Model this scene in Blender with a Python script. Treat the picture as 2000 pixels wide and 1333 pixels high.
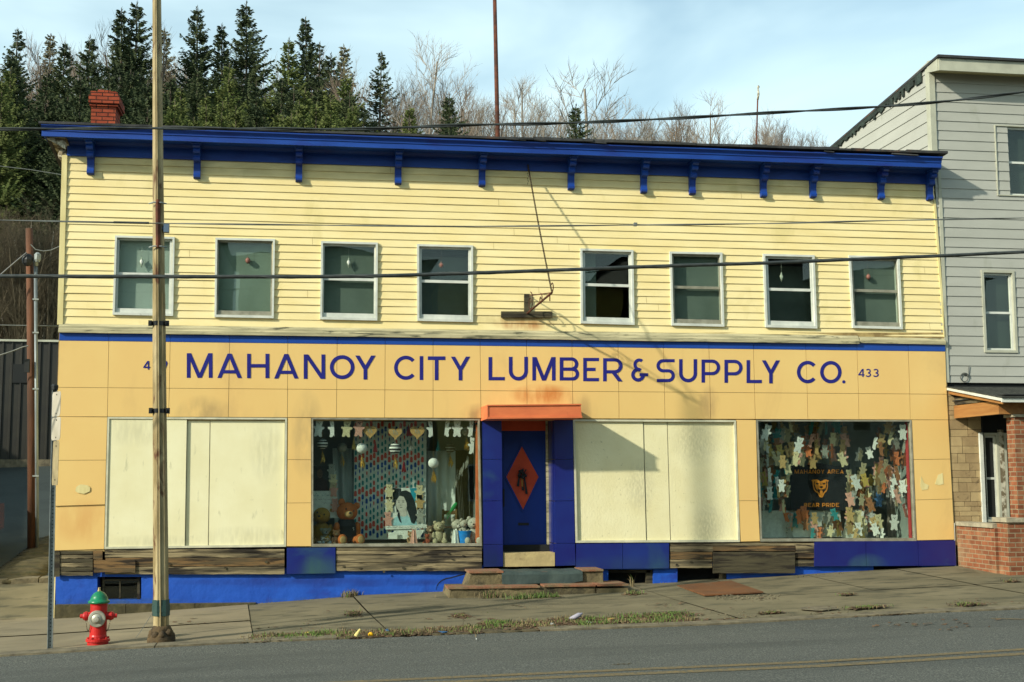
import bpy, math, random
from mathutils import Vector, Matrix
V=Vector; rad=math.radians
random.seed(11); rnd=random.random; ru=random.uniform
for o in list(bpy.data.objects): bpy.data.objects.remove(o)
sc=bpy.context.scene; col=sc.collection
# ------------------------------------------------------------ camera
F=2500.
UPc=V((-69,-23000,2500)).normalized()
Xc=V((16000,(2500**2-69*16000)/23000,2500)).normalized()
Yc=UPc.cross(Xc)
CAM=V((0,-21.5,1.6))
cd=bpy.data.cameras.new('camera'); cam=bpy.data.objects.new('camera',cd); col.objects.link(cam)
cd.sensor_width=36; cd.lens=45; cd.clip_end=3000; cd.clip_start=.1
rot=Matrix(((Xc.x,-Xc.y,-Xc.z),(Yc.x,-Yc.y,-Yc.z),(UPc.x,-UPc.y,-UPc.z)))
cam.matrix_world=Matrix.Translation(CAM)@rot.to_4x4()
sc.camera=cam
# ------------------------------------------------------------ light
SUN=V((1.9,1.0,-1.1)).normalized()
EL=math.asin(-SUN.z); AZ=math.atan2(-SUN.x,-SUN.y)
w=bpy.data.worlds.new('World'); sc.world=w; w.use_nodes=True
nt=w.node_tree; nt.nodes.clear(); N=nt.nodes.new; L=nt.links.new
def mathn(nt,op,a,b=None,clamp=False):
    n=nt.nodes.new('ShaderNodeMath'); n.operation=op; n.use_clamp=clamp
    for i,x in enumerate((a,b)):
        if x is None: continue
        if isinstance(x,(int,float)): n.inputs[i].default_value=x
        else: nt.links.new(x,n.inputs[i])
    return n.outputs[0]
def mixc(nt,fac,a,b,mode='MIX'):
    n=nt.nodes.new('ShaderNodeMix'); n.data_type='RGBA'; n.blend_type=mode
    for i,x in ((0,fac),(6,a),(7,b)):
        if isinstance(x,(int,float)): n.inputs[i].default_value=x
        elif isinstance(x,tuple): n.inputs[i].default_value=(*x[:3],1)
        else: nt.links.new(x,n.inputs[i])
    return n.outputs[2]
sky=N('ShaderNodeTexSky'); sky.sky_type='NISHITA'; sky.sun_disc=False
sky.sun_elevation=EL; sky.sun_rotation=AZ; sky.air_density=1.0; sky.dust_density=1.2; sky.ozone_density=1.5
tc=N('ShaderNodeTexCoord'); mp=N('ShaderNodeMapping'); L(tc.outputs['Generated'],mp.inputs[0])
mp.inputs['Scale'].default_value=(1.0,1.0,3.2); mp.inputs['Rotation'].default_value=(0,rad(-24),0)
nz=N('ShaderNodeTexNoise'); nz.inputs['Scale'].default_value=2.6; nz.inputs['Detail'].default_value=5; nz.inputs['Roughness'].default_value=.48; nz.inputs['Distortion'].default_value=.5
L(mp.outputs[0],nz.inputs[0])
rp=N('ShaderNodeValToRGB'); rp.color_ramp.elements[0].position=.36; rp.color_ramp.elements[1].position=.68
L(nz.outputs[0],rp.inputs[0])
sx=N('ShaderNodeSeparateXYZ'); L(tc.outputs['Generated'],sx.inputs[0])
el=mathn(nt,'MULTIPLY',sx.outputs[2],2.3,True)          # 0 at the horizon, higher up -> bluer
hz=mathn(nt,'SUBTRACT',1.0,el,True)
cl=mathn(nt,'MULTIPLY',rp.outputs[0],.58)
fc=mathn(nt,'ADD',mathn(nt,'MULTIPLY',hz,.72),cl,True)
c=mixc(nt,fc,mixc(nt,1.,sky.outputs[0],(1.7,1.95,1.7),'MULTIPLY'),(10.6,13.4,13.6))
bg=N('ShaderNodeBackground'); bg.inputs[1].default_value=.076; L(c,bg.inputs[0])
ow=N('ShaderNodeOutputWorld'); L(bg.outputs[0],ow.inputs[0])
ld=bpy.data.lights.new('sun','SUN'); ld.energy=4.4; ld.angle=rad(1.3); ld.color=(1,.95,.82)
lo=bpy.data.objects.new('sun',ld); col.objects.link(lo); lo.rotation_euler=SUN.to_track_quat('-Z','Y').to_euler(); lo.location=(-40,-20,30)
vs=sc.view_settings; vs.view_transform='Standard'; vs.look='None'; vs.gamma=1; vs.exposure=.43
sc.cycles.use_denoising=True; sc.cycles.max_bounces=8; sc.cycles.transparent_max_bounces=16
# ------------------------------------------------------------ projection helpers (where in the place a measured point lies)
def ray(px,py):
    c=V(((px-1000)/F,(py-666.5)/F,1)); return V((c.dot(Xc),c.dot(Yc),c.dot(UPc)))
def P(px,py,Y=0):
    d=ray(px,py); return CAM+d*((Y-CAM.y)/d.y)
def PX(px,py,X):
    d=ray(px,py); return CAM+d*((X-CAM.x)/d.x)
def interp(t,x,s0=.03,s1=.03):
    if x<=t[0][0]: return t[0][1]+(x-t[0][0])*s0
    if x>=t[-1][0]: return t[-1][1]+(x-t[-1][0])*s1
    for (a,za),(b,zb) in zip(t,t[1:]):
        if x<=b: return za+(zb-za)*(x-a)/(b-a)
ZF=[(-4,-.60),(-1,-.42),(.8,-.31),(5.84,-.19),(9.7,-.02),(11.3,.03)]
ZK=[(-3.59,-.45),(-2.13,-.39),(-.62,-.35),(2.2,-.30),(5.18,-.255),(8.14,-.16),(9.42,-.135)]
KY=-5.4
def zf(x): return interp(ZF,x)
def zk(x): return interp(ZK,x,.028,.028)
def zg(x,y):
    if y>=0: return zf(x)+.122*y
    if y>=KY: t=y/KY; return zf(x)*(1-t)+zk(x)*t
    if y>=-9.1: return zk(x)-.05+.075*(y-KY)/(-9.1-KY)
    return zk(x)+.025
def hill(x,y):
    return zf(max(-20,min(x,20)))+.122*min(y,24)+max(0,y-27)*.27
def G(px,py):
    d=ray(px,py); a,b=5.,80.
    for i in range(50):
        m=(a+b)/2; p=CAM+d*m
        if p.z>zg(p.x,p.y): a=m
        else: b=m
    return CAM+d*a
def s2l(v): v/=255; return v/12.92 if v<=.04045 else ((v+.055)/1.055)**2.4
def S(r,g,b,k=1.): return (s2l(r)*k,s2l(g)*k,s2l(b)*k)
# ------------------------------------------------------------ mesh builder
ORG={}
class MB:
    def __init__(s): s.v=[]; s.f=[]; s.m=[]; s.mi=0
    def add(s,vs,fs):
        o=len(s.v); s.v+=[V(a) for a in vs]; s.f+=[tuple(i+o for i in f) for f in fs]; s.m+=[s.mi]*len(fs)
    def face(s,pts): s.add(pts,[tuple(range(len(pts)))])
    def prism(s,pts,vec):
        n=len(pts); vec=V(vec); a=[V(p) for p in pts]
        s.add(a+[p+vec for p in a],[tuple(range(n)),tuple(range(2*n-1,n-1,-1))]+[(i,i+n,(i+1)%n+n,(i+1)%n) for i in range(n)])
    def box(s,x0,x1,y0,y1,z0,z1): s.prism([(x0,y0,z0),(x1,y0,z0),(x1,y0,z1),(x0,y0,z1)],(0,y1-y0,0))
    def quad(s,pts,Y,th):   # pts in photo pixels, front face on plane Y, thickness th going back
        s.prism([P(x,y,Y) for x,y in pts],(0,th,0))
    def pquad(s,x0,y0,x1,y1,Y,th): s.quad([(x0,y1),(x1,y1),(x1,y0),(x0,y0)],Y,th)
    def tube(s,path,r,n=8,cap=True):
        path=[V(p) for p in path]; rs=r if isinstance(r,(list,tuple)) else [r]*len(path)
        vs=[]; prev=None
        for i,p in enumerate(path):
            t=(path[min(i+1,len(path)-1)]-path[max(i-1,0)])
            if t.length<1e-9: t=V((0,0,1))
            t.normalize()
            if prev is None: a=t.orthogonal().normalized()
            else:
                a=prev-t*prev.dot(t)
                a=a.normalized() if a.length>1e-6 else t.orthogonal().normalized()
            prev=a; b=t.cross(a)
            vs+=[p+(a*math.cos(k*2*math.pi/n)+b*math.sin(k*2*math.pi/n))*rs[i] for k in range(n)]
        fs=[(i*n+k,i*n+(k+1)%n,(i+1)*n+(k+1)%n,(i+1)*n+k) for i in range(len(path)-1) for k in range(n)]
        if cap: fs+=[tuple(range(n-1,-1,-1)),tuple(range((len(path)-1)*n,len(path)*n))]
        s.add(vs,fs)
    def lathe(s,prof,o,axis=(0,0,1),n=24):
        ax=V(axis).normalized(); a=ax.orthogonal().normalized(); b=ax.cross(a); o=V(o); vs=[]
        for r,h in prof: vs+=[o+ax*h+(a*math.cos(k*2*math.pi/n)+b*math.sin(k*2*math.pi/n))*r for k in range(n)]
        m=len(prof)
        s.add(vs,[(i*n+k,i*n+(k+1)%n,(i+1)*n+(k+1)%n,(i+1)*n+k) for i in range(m-1) for k in range(n)]+[tuple(range(n-1,-1,-1)),tuple(range((m-1)*n,m*n))])
    def ell(s,c,r,nu=14,nv=9,rotm=None):
        vs=[]; c=V(c)
        for j in range(nv+1):
            t=math.pi*j/nv
            for i in range(nu):
                q=V((r[0]*math.sin(t)*math.cos(i*2*math.pi/nu),r[1]*math.sin(t)*math.sin(i*2*math.pi/nu),r[2]*math.cos(t)))
                if rotm: q=rotm@q
                vs.append(c+q)
        s.add(vs,[(j*nu+i,j*nu+(i+1)%nu,(j+1)*nu+(i+1)%nu,(j+1)*nu+i) for j in range(nv) for i in range(nu)])
    def build(s,name,mat,parent=None,org=None,smooth=False,fix=True):
        if org is None: org=ORG[parent.name] if parent else V((0,0,0))
        org=V(org)
        me=bpy.data.meshes.new(name); me.from_pydata([p-org for p in s.v],[],s.f)
        for m_ in (mat if isinstance(mat,(list,tuple)) else [mat]): me.materials.append(m_)
        me.polygons.foreach_set('material_index',s.m)
        if fix:
            import bmesh
            bm=bmesh.new(); bm.from_mesh(me); bmesh.ops.recalc_face_normals(bm,faces=bm.faces); bm.to_mesh(me); bm.free()
        if smooth: me.polygons.foreach_set('use_smooth',[True]*len(me.polygons))
        me.update()
        o=bpy.data.objects.new(name,me); col.objects.link(o); ORG[o.name]=org
        if parent: o.parent=parent; o.location=org-ORG[parent.name]
        else: o.location=org
        return o
def tag(o,label=None,cat=None,group=None,kind=None):
    if label: o['label']=label
    if cat: o['category']=cat
    if group: o['group']=group
    if kind: o['kind']=kind
    return o
def thing(name,label,cat,org=(0,0,0),group=None):
    o=bpy.data.objects.new(name,None); col.objects.link(o); o.empty_display_size=.2; o.location=org; ORG[o.name]=V(org)
    return tag(o,label,cat,group)
def copy_tree(o,parent=None):
    c=o.copy(); col.objects.link(c); c.parent=parent; ORG[c.name]=ORG[o.name]
    for ch in list(o.children): copy_tree(ch,c)
    return c
# ------------------------------------------------------------ materials
def mat(name,c1,c2=None,scale=4,stretch=(1,1,1),lo=.35,hi=.65,detail=5,rough=.75,metal=0,bump=0,bscale=30,bstretch=None,c3=None,s3=1.2,st3=(1,1,1),lo3=.55,hi3=.7,spec=.35,dist=.01,coat=0,rvar=0,trans=0):
    m=bpy.data.materials.new(name); m.use_nodes=True; nt=m.node_tree; b=nt.nodes['Principled BSDF']; N=nt.nodes.new; L=nt.links.new
    b.inputs['Roughness'].default_value=rough; b.inputs['Metallic'].default_value=metal; b.inputs['Specular IOR Level'].default_value=spec
    b.inputs['Base Color'].default_value=(*c1,1)
    if coat: b.inputs['Coat Weight'].default_value=coat; b.inputs['Coat Roughness'].default_value=.12
    tc=N('ShaderNodeTexCoord')
    def nz(sc_,st,det=detail,d=0):
        mp=N('ShaderNodeMapping'); mp.inputs['Scale'].default_value=st; L(tc.outputs['Object'],mp.inputs[0])
        n=N('ShaderNodeTexNoise'); n.inputs['Scale'].default_value=sc_; n.inputs['Detail'].default_value=det; n.inputs['Roughness'].default_value=.6; n.inputs['Distortion'].default_value=d
        L(mp.outputs[0],n.inputs[0]); return n.outputs[0]
    def ramp(x,a,b_):
        r=N('ShaderNodeMapRange'); r.inputs[1].default_value=a; r.inputs[2].default_value=b_; L(x,r.inputs[0]); return r.outputs[0]
    out=None
    if c2:
        f=ramp(nz(scale,stretch),lo,hi); out=mixc(nt,f,c1,c2)
        if rvar: L(mathn(nt,'ADD',mathn(nt,'MULTIPLY',f,rvar),rough),b.inputs['Roughness'])
    if c3: out=mixc(nt,ramp(nz(s3,st3,6,.4),lo3,hi3),out if out else c1,c3)
    if out: L(out,b.inputs['Base Color'])
    if bump:
        bp=N('ShaderNodeBump'); bp.inputs['Strength'].default_value=bump; bp.inputs['Distance'].default_value=dist
        L(nz(bscale,bstretch or stretch,6),bp.inputs['Height']); L(bp.outputs[0],b.inputs['Normal'])
    return m
def add_stain(m,c,rx,rz,colr,strength=.8,ns=6,st=(1,1,.35)):
    # c: (x,z) in the object's own coordinates, a stain, or the one painted shadow, with its own place and shape
    nt=m.node_tree; b=nt.nodes['Principled BSDF']; N=nt.nodes.new; L=nt.links.new
    tc=N('ShaderNodeTexCoord'); s_=N('ShaderNodeSeparateXYZ'); L(tc.outputs['Object'],s_.inputs[0])
    a=mathn(nt,'POWER',mathn(nt,'ABSOLUTE',mathn(nt,'DIVIDE',mathn(nt,'SUBTRACT',s_.outputs[0],c[0]),rx)),2.)
    d=mathn(nt,'POWER',mathn(nt,'ABSOLUTE',mathn(nt,'DIVIDE',mathn(nt,'SUBTRACT',s_.outputs[2],c[1]),rz)),2.)
    k=mathn(nt,'SUBTRACT',1.,mathn(nt,'ADD',a,d),True)
    mp=N('ShaderNodeMapping'); mp.inputs['Scale'].default_value=st; L(tc.outputs['Object'],mp.inputs[0])
    n=N('ShaderNodeTexNoise'); n.inputs['Scale'].default_value=ns; n.inputs['Detail'].default_value=5; L(mp.outputs[0],n.inputs[0])
    r_=N('ShaderNodeMapRange'); r_.inputs[1].default_value=.3; r_.inputs[2].default_value=.62; L(n.outputs[0],r_.inputs[0])
    f=mathn(nt,'MULTIPLY',mathn(nt,'MULTIPLY',k,r_.outputs[0]),strength,True)
    lk=b.inputs['Base Color'].links[0].from_socket; L(mixc(nt,f,lk,colr),b.inputs['Base Color'])
def brickmat(name,c1,c2,mortar,bw=.21,bh=.075,ms=.011,axes='xz',off=.5,rough=.85,stain=None):
    m=bpy.data.materials.new(name); m.use_nodes=True; nt=m.node_tree; b=nt.nodes['Principled BSDF']; N=nt.nodes.new; L=nt.links.new
    b.inputs['Roughness'].default_value=rough; b.inputs['Specular IOR Level'].default_value=.2
    g=N('ShaderNodeNewGeometry'); tc=N('ShaderNodeTexCoord'); s=N('ShaderNodeSeparateXYZ'); L(tc.outputs['Object'],s.inputs[0])
    sn=N('ShaderNodeSeparateXYZ'); L(g.outputs['True Normal'],sn.inputs[0])
    # side faces use the y axis as the running direction
    isx=mathn(nt,'GREATER_THAN',mathn(nt,'ABSOLUTE',sn.outputs[0]),.7)
    u=mathn(nt,'ADD',mathn(nt,'MULTIPLY',s.outputs[1],isx),mathn(nt,'MULTIPLY',s.outputs[0],mathn(nt,'SUBTRACT',1.,isx)))
    cb=N('ShaderNodeCombineXYZ'); L(u,cb.inputs[0]); L(s.outputs[2],cb.inputs[1])
    bt=N('ShaderNodeTexBrick'); L(cb.outputs[0],bt.inputs[0]); bt.offset=off
    for k,v_ in (('Scale',1),('Brick Width',bw),('Row Height',bh),('Mortar Size',ms),('Mortar Smooth',.15),('Bias',0)): bt.inputs[k].default_value=v_
    bt.inputs['Color1'].default_value=(*c1,1); bt.inputs['Color2'].default_value=(*c2,1); bt.inputs['Mortar'].default_value=(*mortar,1)
    n=N('ShaderNodeTexNoise'); n.inputs['Scale'].default_value=9; n.inputs['Detail'].default_value=6; L(tc.outputs['Object'],n.inputs[0])
    o=mixc(nt,.55,bt.outputs[0],n.outputs[0],'SOFT_LIGHT')
    if stain:
        n2=N('ShaderNodeTexNoise'); n2.inputs['Scale'].default_value=1.7; n2.inputs['Detail'].default_value=5; L(tc.outputs['Object'],n2.inputs[0])
        r=N('ShaderNodeMapRange'); r.inputs[1].default_value=.5; r.inputs[2].default_value=.75; r.inputs[4].default_value=.55; L(n2.outputs[0],r.inputs[0]); o=mixc(nt,r.outputs[0],o,stain)
    L(o,b.inputs['Base Color'])
    bp=N('ShaderNodeBump'); bp.inputs['Strength'].default_value=.8; bp.inputs['Distance'].default_value=.008; bp.invert=True
    L(bt.outputs[1],bp.inputs['Height']); L(bp.outputs[0],b.inputs['Normal'])
    return m
def glassmat(name,tint,refl=.07,rough=.0):
    m=bpy.data.materials.new(name); m.use_nodes=True; nt=m.node_tree; nt.nodes.clear(); N=nt.nodes.new; L=nt.links.new
    t=N('ShaderNodeBsdfTransparent'); t.inputs[0].default_value=(*tint,1)
    g=N('ShaderNodeBsdfGlossy'); g.inputs['Roughness'].default_value=rough; g.inputs[0].default_value=(.9,.95,.93,1)
    lw=N('ShaderNodeLayerWeight'); lw.inputs[0].default_value=.5
    f=mathn(nt,'ADD',mathn(nt,'MULTIPLY',mathn(nt,'POWER',lw.outputs['Facing'],4.),.6),refl,True)
    tc=N('ShaderNodeTexCoord'); n=N('ShaderNodeTexNoise'); n.inputs['Scale'].default_value=1.6; n.inputs['Detail'].default_value=1; L(tc.outputs['Object'],n.inputs[0])
    bp=N('ShaderNodeBump'); bp.inputs['Strength'].default_value=.12; bp.inputs['Distance'].default_value=.01; L(n.outputs[0],bp.inputs['Height']); L(bp.outputs[0],g.inputs['Normal'])
    mx=N('ShaderNodeMixShader'); L(f,mx.inputs[0]); L(t.outputs[0],mx.inputs[1]); L(g.outputs[0],mx.inputs[2])
    o=N('ShaderNodeOutputMaterial'); L(mx.outputs[0],o.inputs[0]); return m
K=.82
MT=dict(
 siding=mat('siding',S(247,229,170,K),S(240,218,152,K),scale=.9,stretch=(1,1,2.5),rough=.6,bump=.25,bscale=22,bstretch=(.25,1,6),dist=.004,c3=S(214,196,128,K),s3=.8,st3=(1.5,1,1.0),lo3=.58,hi3=.8),
 trimcream=mat('cream_trim',S(236,222,160,K),S(214,198,136,K),scale=3,stretch=(3,1,.5),rough=.6),
 blue=mat('blue_paint',S(14,60,150,.62),S(24,80,176,.64),scale=1.6,stretch=(.6,1,3),rough=.5,bump=.2,bscale=12,bstretch=(.4,1,8),dist=.004,c3=S(26,44,128,.72),s3=1.4,st3=(.5,1,2),lo3=.55,hi3=.72),
 blueband=mat('blue_band_tile',S(30,72,160,.75),S(38,84,172,.75),scale=.8,rough=.3,coat=.3),
 bluetile=mat('deep_blue_tile',S(32,38,118,.66),S(26,54,136,.66),scale=.9,stretch=(1,1,1),lo=.4,hi=.75,rough=.28,coat=.4,c3=S(50,86,110,.75),s3=.75,st3=(1,1,1.4),lo3=.6,hi3=.78,rvar=.2),
 bluewall=mat('blue_masonry_paint',S(20,80,184,.75),S(28,92,200,.75),scale=1.2,rough=.7,bump=.6,bscale=6,dist=.02,c3=S(28,62,158,.75),s3=2.2,lo3=.56,hi3=.74),
 tile=mat('yellow_enamel_tile',S(238,202,128,K),S(233,192,118,K),scale=.55,stretch=(1,1,.6),rough=.33,coat=.25,c3=S(214,176,112,K),s3=.7,st3=(1.6,1,.7),lo3=.6,hi3=.85,rvar=.15),
 grout=mat('grout',S(206,178,116,.6),S(160,134,86,.6),scale=3,lo=.45,hi=.6,rough=.9),
 letter=mat('navy_lettering',S(34,34,118,K),S(40,42,128,K),scale=2,rough=.35),
 weathered=mat('weathered_trim',S(196,186,146,K),S(150,144,112,K),scale=2,stretch=(.7,1,9),lo=.4,hi=.66,rough=.85,c3=S(84,84,64,K),s3=2.2,st3=(.8,1,5),lo3=.56,hi3=.66,bump=.4,bscale=14,bstretch=(.3,1,8),dist=.006),
 board=mat('painted_plywood',S(240,234,192,K),S(232,224,178,K),scale=1.3,rough=.7,bump=.22,bscale=14,bstretch=(5,1,.5),dist=.006,c3=S(206,200,160,K),s3=7,st3=(1.5,1,.5),lo3=.63,hi3=.74),
 stucco=mat('painted_strand_board',S(240,232,186,K),S(232,222,172,K),scale=1.6,rough=.75,bump=.6,bscale=34,bstretch=(1,1,.8),dist=.009,c3=S(196,188,146,K),s3=18,st3=(1,1,.8),lo3=.64,hi3=.72),
 boardtrim=mat('grey_cream_frame',S(214,210,180,K),S(190,188,160,K),scale=6,rough=.7),
 canopy=mat('orange_canopy_paint',S(226,124,74,K),S(206,108,66,K),scale=2.4,stretch=(1,1,2.6),rough=.55,bump=.2,bscale=8,dist=.006,c3=S(176,98,66,K),s3=3.4,lo3=.6,hi3=.75),
 orange=mat('orange_panel_paint',S(214,84,44,.95),S(190,68,36,.95),scale=3,rough=.6),
 door=mat('door_blue_paint',S(20,66,160,.7),S(16,56,142,.7),scale=2,stretch=(1,1,.4),rough=.45,bump=.3,bscale=14,bstretch=(.5,1,6),dist=.004),
 stone=mat('sandstone',S(198,176,122,K),S(170,150,106,K),scale=4,rough=.9,bump=.5,bscale=20,dist=.01,c3=S(130,112,80,K),s3=5,lo3=.6,hi3=.72),
 step=mat('step_concrete',S(138,124,88,.7),S(96,86,62,.7),scale=3,rough=.95,bump=.9,bscale=9,dist=.03,c3=S(60,56,42,.7),s3=4,lo3=.52,hi3=.66),
 brickedge=mat('worn_brick_red_tread',S(160,108,78,.62),S(142,122,90,.62),scale=5,lo=.42,hi=.6,rough=.9,bump=.6,bscale=25,dist=.012),
 mat_=mat('rubber_mat',S(52,66,64,.8),S(70,84,78,.8),scale=4,rough=.8,bump=.5,bscale=9,dist=.02),
 wood=mat('weathered_wood',S(178,160,120,.62),S(108,98,74,.62),scale=1.5,stretch=(.5,1,9),lo=.42,hi=.56,rough=.9,bump=1,bscale=8,bstretch=(.35,1,10),dist=.012,c3=S(48,42,32,.8),s3=1.7,st3=(.55,1,6),lo3=.50,hi3=.60),
 wood2=mat('brown_weathered_wood',S(150,116,72,.6),S(106,90,62,.6),scale=1.7,stretch=(.5,1,8),lo=.42,hi=.56,rough=.9,bump=1,bscale=9,bstretch=(.35,1,9),dist=.012,c3=S(50,40,28,.8),s3=2.0,st3=(.6,1,6),lo3=.50,hi3=.60),
 wood3=mat('dark_weathered_wood',S(100,92,66,.62),S(74,68,50,.62),scale=1.7,stretch=(.5,1,9),rough=.9,bump=1,bscale=9,bstretch=(.35,1,9),dist=.01,c3=S(44,38,28,.8),s3=2.4,st3=(.6,1,5),lo3=.50,hi3=.60),
 newwood=mat('new_lumber',S(180,128,70,.72),S(156,104,54,.72),scale=2,stretch=(5,.8,9),rough=.6,bump=.2,bscale=8,bstretch=(5,.6,9),dist=.004),
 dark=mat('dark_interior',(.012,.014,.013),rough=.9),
 inside=mat('dim_interior_wall',(.20,.24,.21),(.14,.17,.15),scale=1.2,rough=.9),
 white=mat('white_window_paint',S(232,234,220,.74),S(206,210,198,.74),scale=4,rough=.45,c3=S(170,172,160,.8),s3=6,lo3=.66,hi3=.74),
 alu=mat('aged_aluminium',S(176,172,150,.8),S(140,136,116,.8),scale=6,rough=.5,metal=.3),
 shade1=mat('pale_window_shade',(.45,.50,.48),(.39,.44,.42),scale=1.5,rough=.9),
 shade2=mat('grey_window_screen',(.27,.33,.29),(.19,.24,.20),scale=1.1,rough=.9,lo=.3,hi=.7),
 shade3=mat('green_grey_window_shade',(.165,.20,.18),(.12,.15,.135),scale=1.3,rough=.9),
 unlit_room=mat('dark_green_room',(.035,.05,.042),(.02,.03,.025),scale=1.5,rough=.9),
 roof=mat('black_roofing',(.018,.02,.02),(.05,.05,.048),scale=4,rough=.85,bump=.6,bscale=20,dist=.01,c3=(.10,.045,.02),s3=1.1,st3=(1,1,1),lo3=.6,hi3=.7),
 oldwhite=mat('peeling_white_paint',S(206,200,176,.8),S(120,108,84,.8),scale=9,lo=.45,hi=.55,rough=.85,bump=.8,bscale=14,dist=.02),
 rust=mat('rust',S(112,62,40,.75),S(70,42,30,.75),scale=6,rough=.85,metal=.1,bump=.4,bscale=30,dist=.006),
 rustplate=mat('rusty_steel_plate',S(142,92,52,.58),S(112,74,44,.58),scale=1.5,stretch=(1,1,1),rough=.8,bump=.3,bscale=20,dist=.005,c3=S(110,82,56,.8),s3=3,lo3=.55,hi3=.7),
 poletan=mat('peeling_tan_pole_paint',S(206,186,138,.58),S(158,138,92,.58),scale=3,stretch=(2.5,2.5,.45),lo=.4,hi=.62,rough=.75,c3=S(112,74,46,.6),s3=4.2,st3=(2.0,2.0,.6),lo3=.56,hi3=.66,bump=.4,bscale=14,bstretch=(3,3,.8),dist=.008),
 polebase=mat('dark_base_casting',S(96,78,50,.8),S(60,50,36,.8),scale=9,rough=.9,bump=.8,bscale=14,dist=.03),
 tape=mat('dark_green_wrap',(.02,.05,.045),(.035,.07,.06),scale=6,rough=.45),
 blacksteel=mat('black_steel',(.02,.022,.022),rough=.5,metal=.3),
 greybox=mat('blue_grey_box',S(96,118,138,.7),rough=.5),
 galv=mat('galvanised_steel',S(160,168,164,.8),S(130,138,136,.8),scale=12,rough=.6,metal=.15),
 galvdark=mat('punched_hole_dark',(.03,.035,.035),rough=.8),
 signback=mat('sign_back_metal',S(206,198,180,.75),S(176,168,148,.75),scale=2,rough=.5),
 signback2=mat('faded_sign_back',S(176,160,118,.75),S(140,128,96,.75),scale=5,rough=.6),
 conduit=mat('grey_conduit',S(150,160,160,.75),S(120,128,128,.75),scale=3,stretch=(1,1,.4),rough=.45,metal=.3),
 polewood=mat('utility_pole_wood',S(124,80,52,.62),S(84,58,40,.62),scale=3,stretch=(3,3,.3),rough=.85,bump=.6,bscale=12,bstretch=(4,4,.3),dist=.01),
 cable=mat('black_cable',(.022,.028,.026),(.05,.055,.05),scale=8,rough=.5),
 cable2=mat('grey_cable',(.16,.17,.15),(.10,.11,.10),scale=6,rough=.6),
 red=mat('hydrant_red_paint',S(206,36,30,.8),S(176,28,26,.8),scale=5,rough=.45,coat=.15,c3=S(96,44,34,.7),s3=14,lo3=.66,hi3=.72,bump=.4,bscale=12,dist=.01),
 green=mat('hydrant_green_paint',S(14,132,86,.8),S(10,108,70,.8),scale=5,rough=.35,coat=.3,c3=S(60,70,50,.7),s3=16,lo3=.68,hi3=.73),
 silver=mat('hydrant_silver_cap',S(196,194,176,.8),S(160,158,140,.8),scale=8,rough=.45,metal=.35),
 chainm=mat('rusty_chain',S(92,76,56,.6),rough=.7,metal=.4),
 concrete=mat('sidewalk_concrete',S(140,130,100,.62),S(120,112,84,.62),scale=.9,rough=.92,bump=.35,bscale=70,bstretch=(1,1,1),dist=.006,c3=S(92,88,66,.58),s3=2.6,st3=(.6,1.3,1),lo3=.50,hi3=.66),
 concrete2=mat('light_sidewalk_concrete',S(164,150,118,.62),S(142,130,102,.62),scale=.8,rough=.92,bump=.35,bscale=70,bstretch=(1,1,1),dist=.006,c3=S(120,112,86,.58),s3=1.7,st3=(.5,1.6,1),lo3=.55,hi3=.75),
 ledge=mat('mossy_concrete',S(112,102,70,.55),S(78,72,48,.55),scale=5,rough=.95,bump=.8,bscale=12,dist=.02,c3=S(64,66,36,.7),s3=4,lo3=.55,hi3=.68),
 asphalt=mat('asphalt',S(86,90,84,.5),S(168,168,154,.62),scale=60,lo=.47,hi=.8,detail=3,rough=.9,bump=.5,bscale=110,bstretch=(1,1,1),dist=.008,c3=S(72,77,71,.5),s3=.45,st3=(.35,1.8,1),lo3=.48,hi3=.85),
 asphalt2=mat('side_street_asphalt',S(58,70,66,.5),S(74,84,78,.5),scale=60,rough=.92,bump=.4,bscale=90,dist=.006,c3=S(50,60,56,.5),s3=.5,lo3=.45,hi3=.7),
 yline=mat('worn_yellow_line',S(160,136,86,.5),S(104,104,90,.5),scale=30,lo=.40,hi=.62,rough=.85),
 kerb=mat('worn_kerb',S(160,148,118,.5),S(112,104,84,.5),scale=5,rough=.95,bump=.7,bscale=18,dist=.02),
 soil=mat('dark_soil',S(112,100,70,.55),S(84,76,54,.55),scale=7,rough=1,bump=.8,bscale=20,dist=.03),
 hill=mat('winter_hillside',S(92,78,50,.6),S(62,56,36,.6),scale=.7,rough=1,bump=.8,bscale=4,dist=.1,c3=S(60,66,32,.6),s3=.3,lo3=.5,hi3=.65),
 metalwall=mat('dark_ribbed_metal',S(62,60,50,.6),S(52,50,44,.6),scale=1.5,rough=.5,metal=.15),
 greysiding=mat('grey_siding',S(182,182,170,.78),S(172,172,160,.78),scale=.8,stretch=(1,1,3),rough=.6,c3=S(150,152,134,.8),s3=1.1,st3=(2,2,.8),lo3=.6,hi3=.8),
 greytrim=mat('grey_trim',S(190,190,168,.8),S(170,170,150,.8),scale=3,rough=.6),
 greentar=mat('torn_roof_tar',(.03,.045,.035),(.012,.016,.012),scale=5,rough=.85,bump=.9,bscale=12,dist=.03),
 soffit=mat('cream_soffit',S(206,196,146,.75),rough=.7),
 shingle=mat('grey_shingles',S(84,86,78,.7),S(56,58,52,.7),scale=12,stretch=(1,2,1),rough=.9,bump=.7,bscale=14,dist=.01),
 stoneface=mat('tan_stone_look',S(172,148,106,.85),S(146,124,88,.85),scale=2.5,rough=.85,bump=.5,bscale=16,dist=.01,c3=S(96,80,56,.8),s3=4,lo3=.58,hi3=.7),
 stoneface2=mat('pale_stone_look',S(190,166,120,.85),S(160,138,98,.85),scale=2.5,rough=.85,bump=.5,bscale=16,dist=.01),
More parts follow.
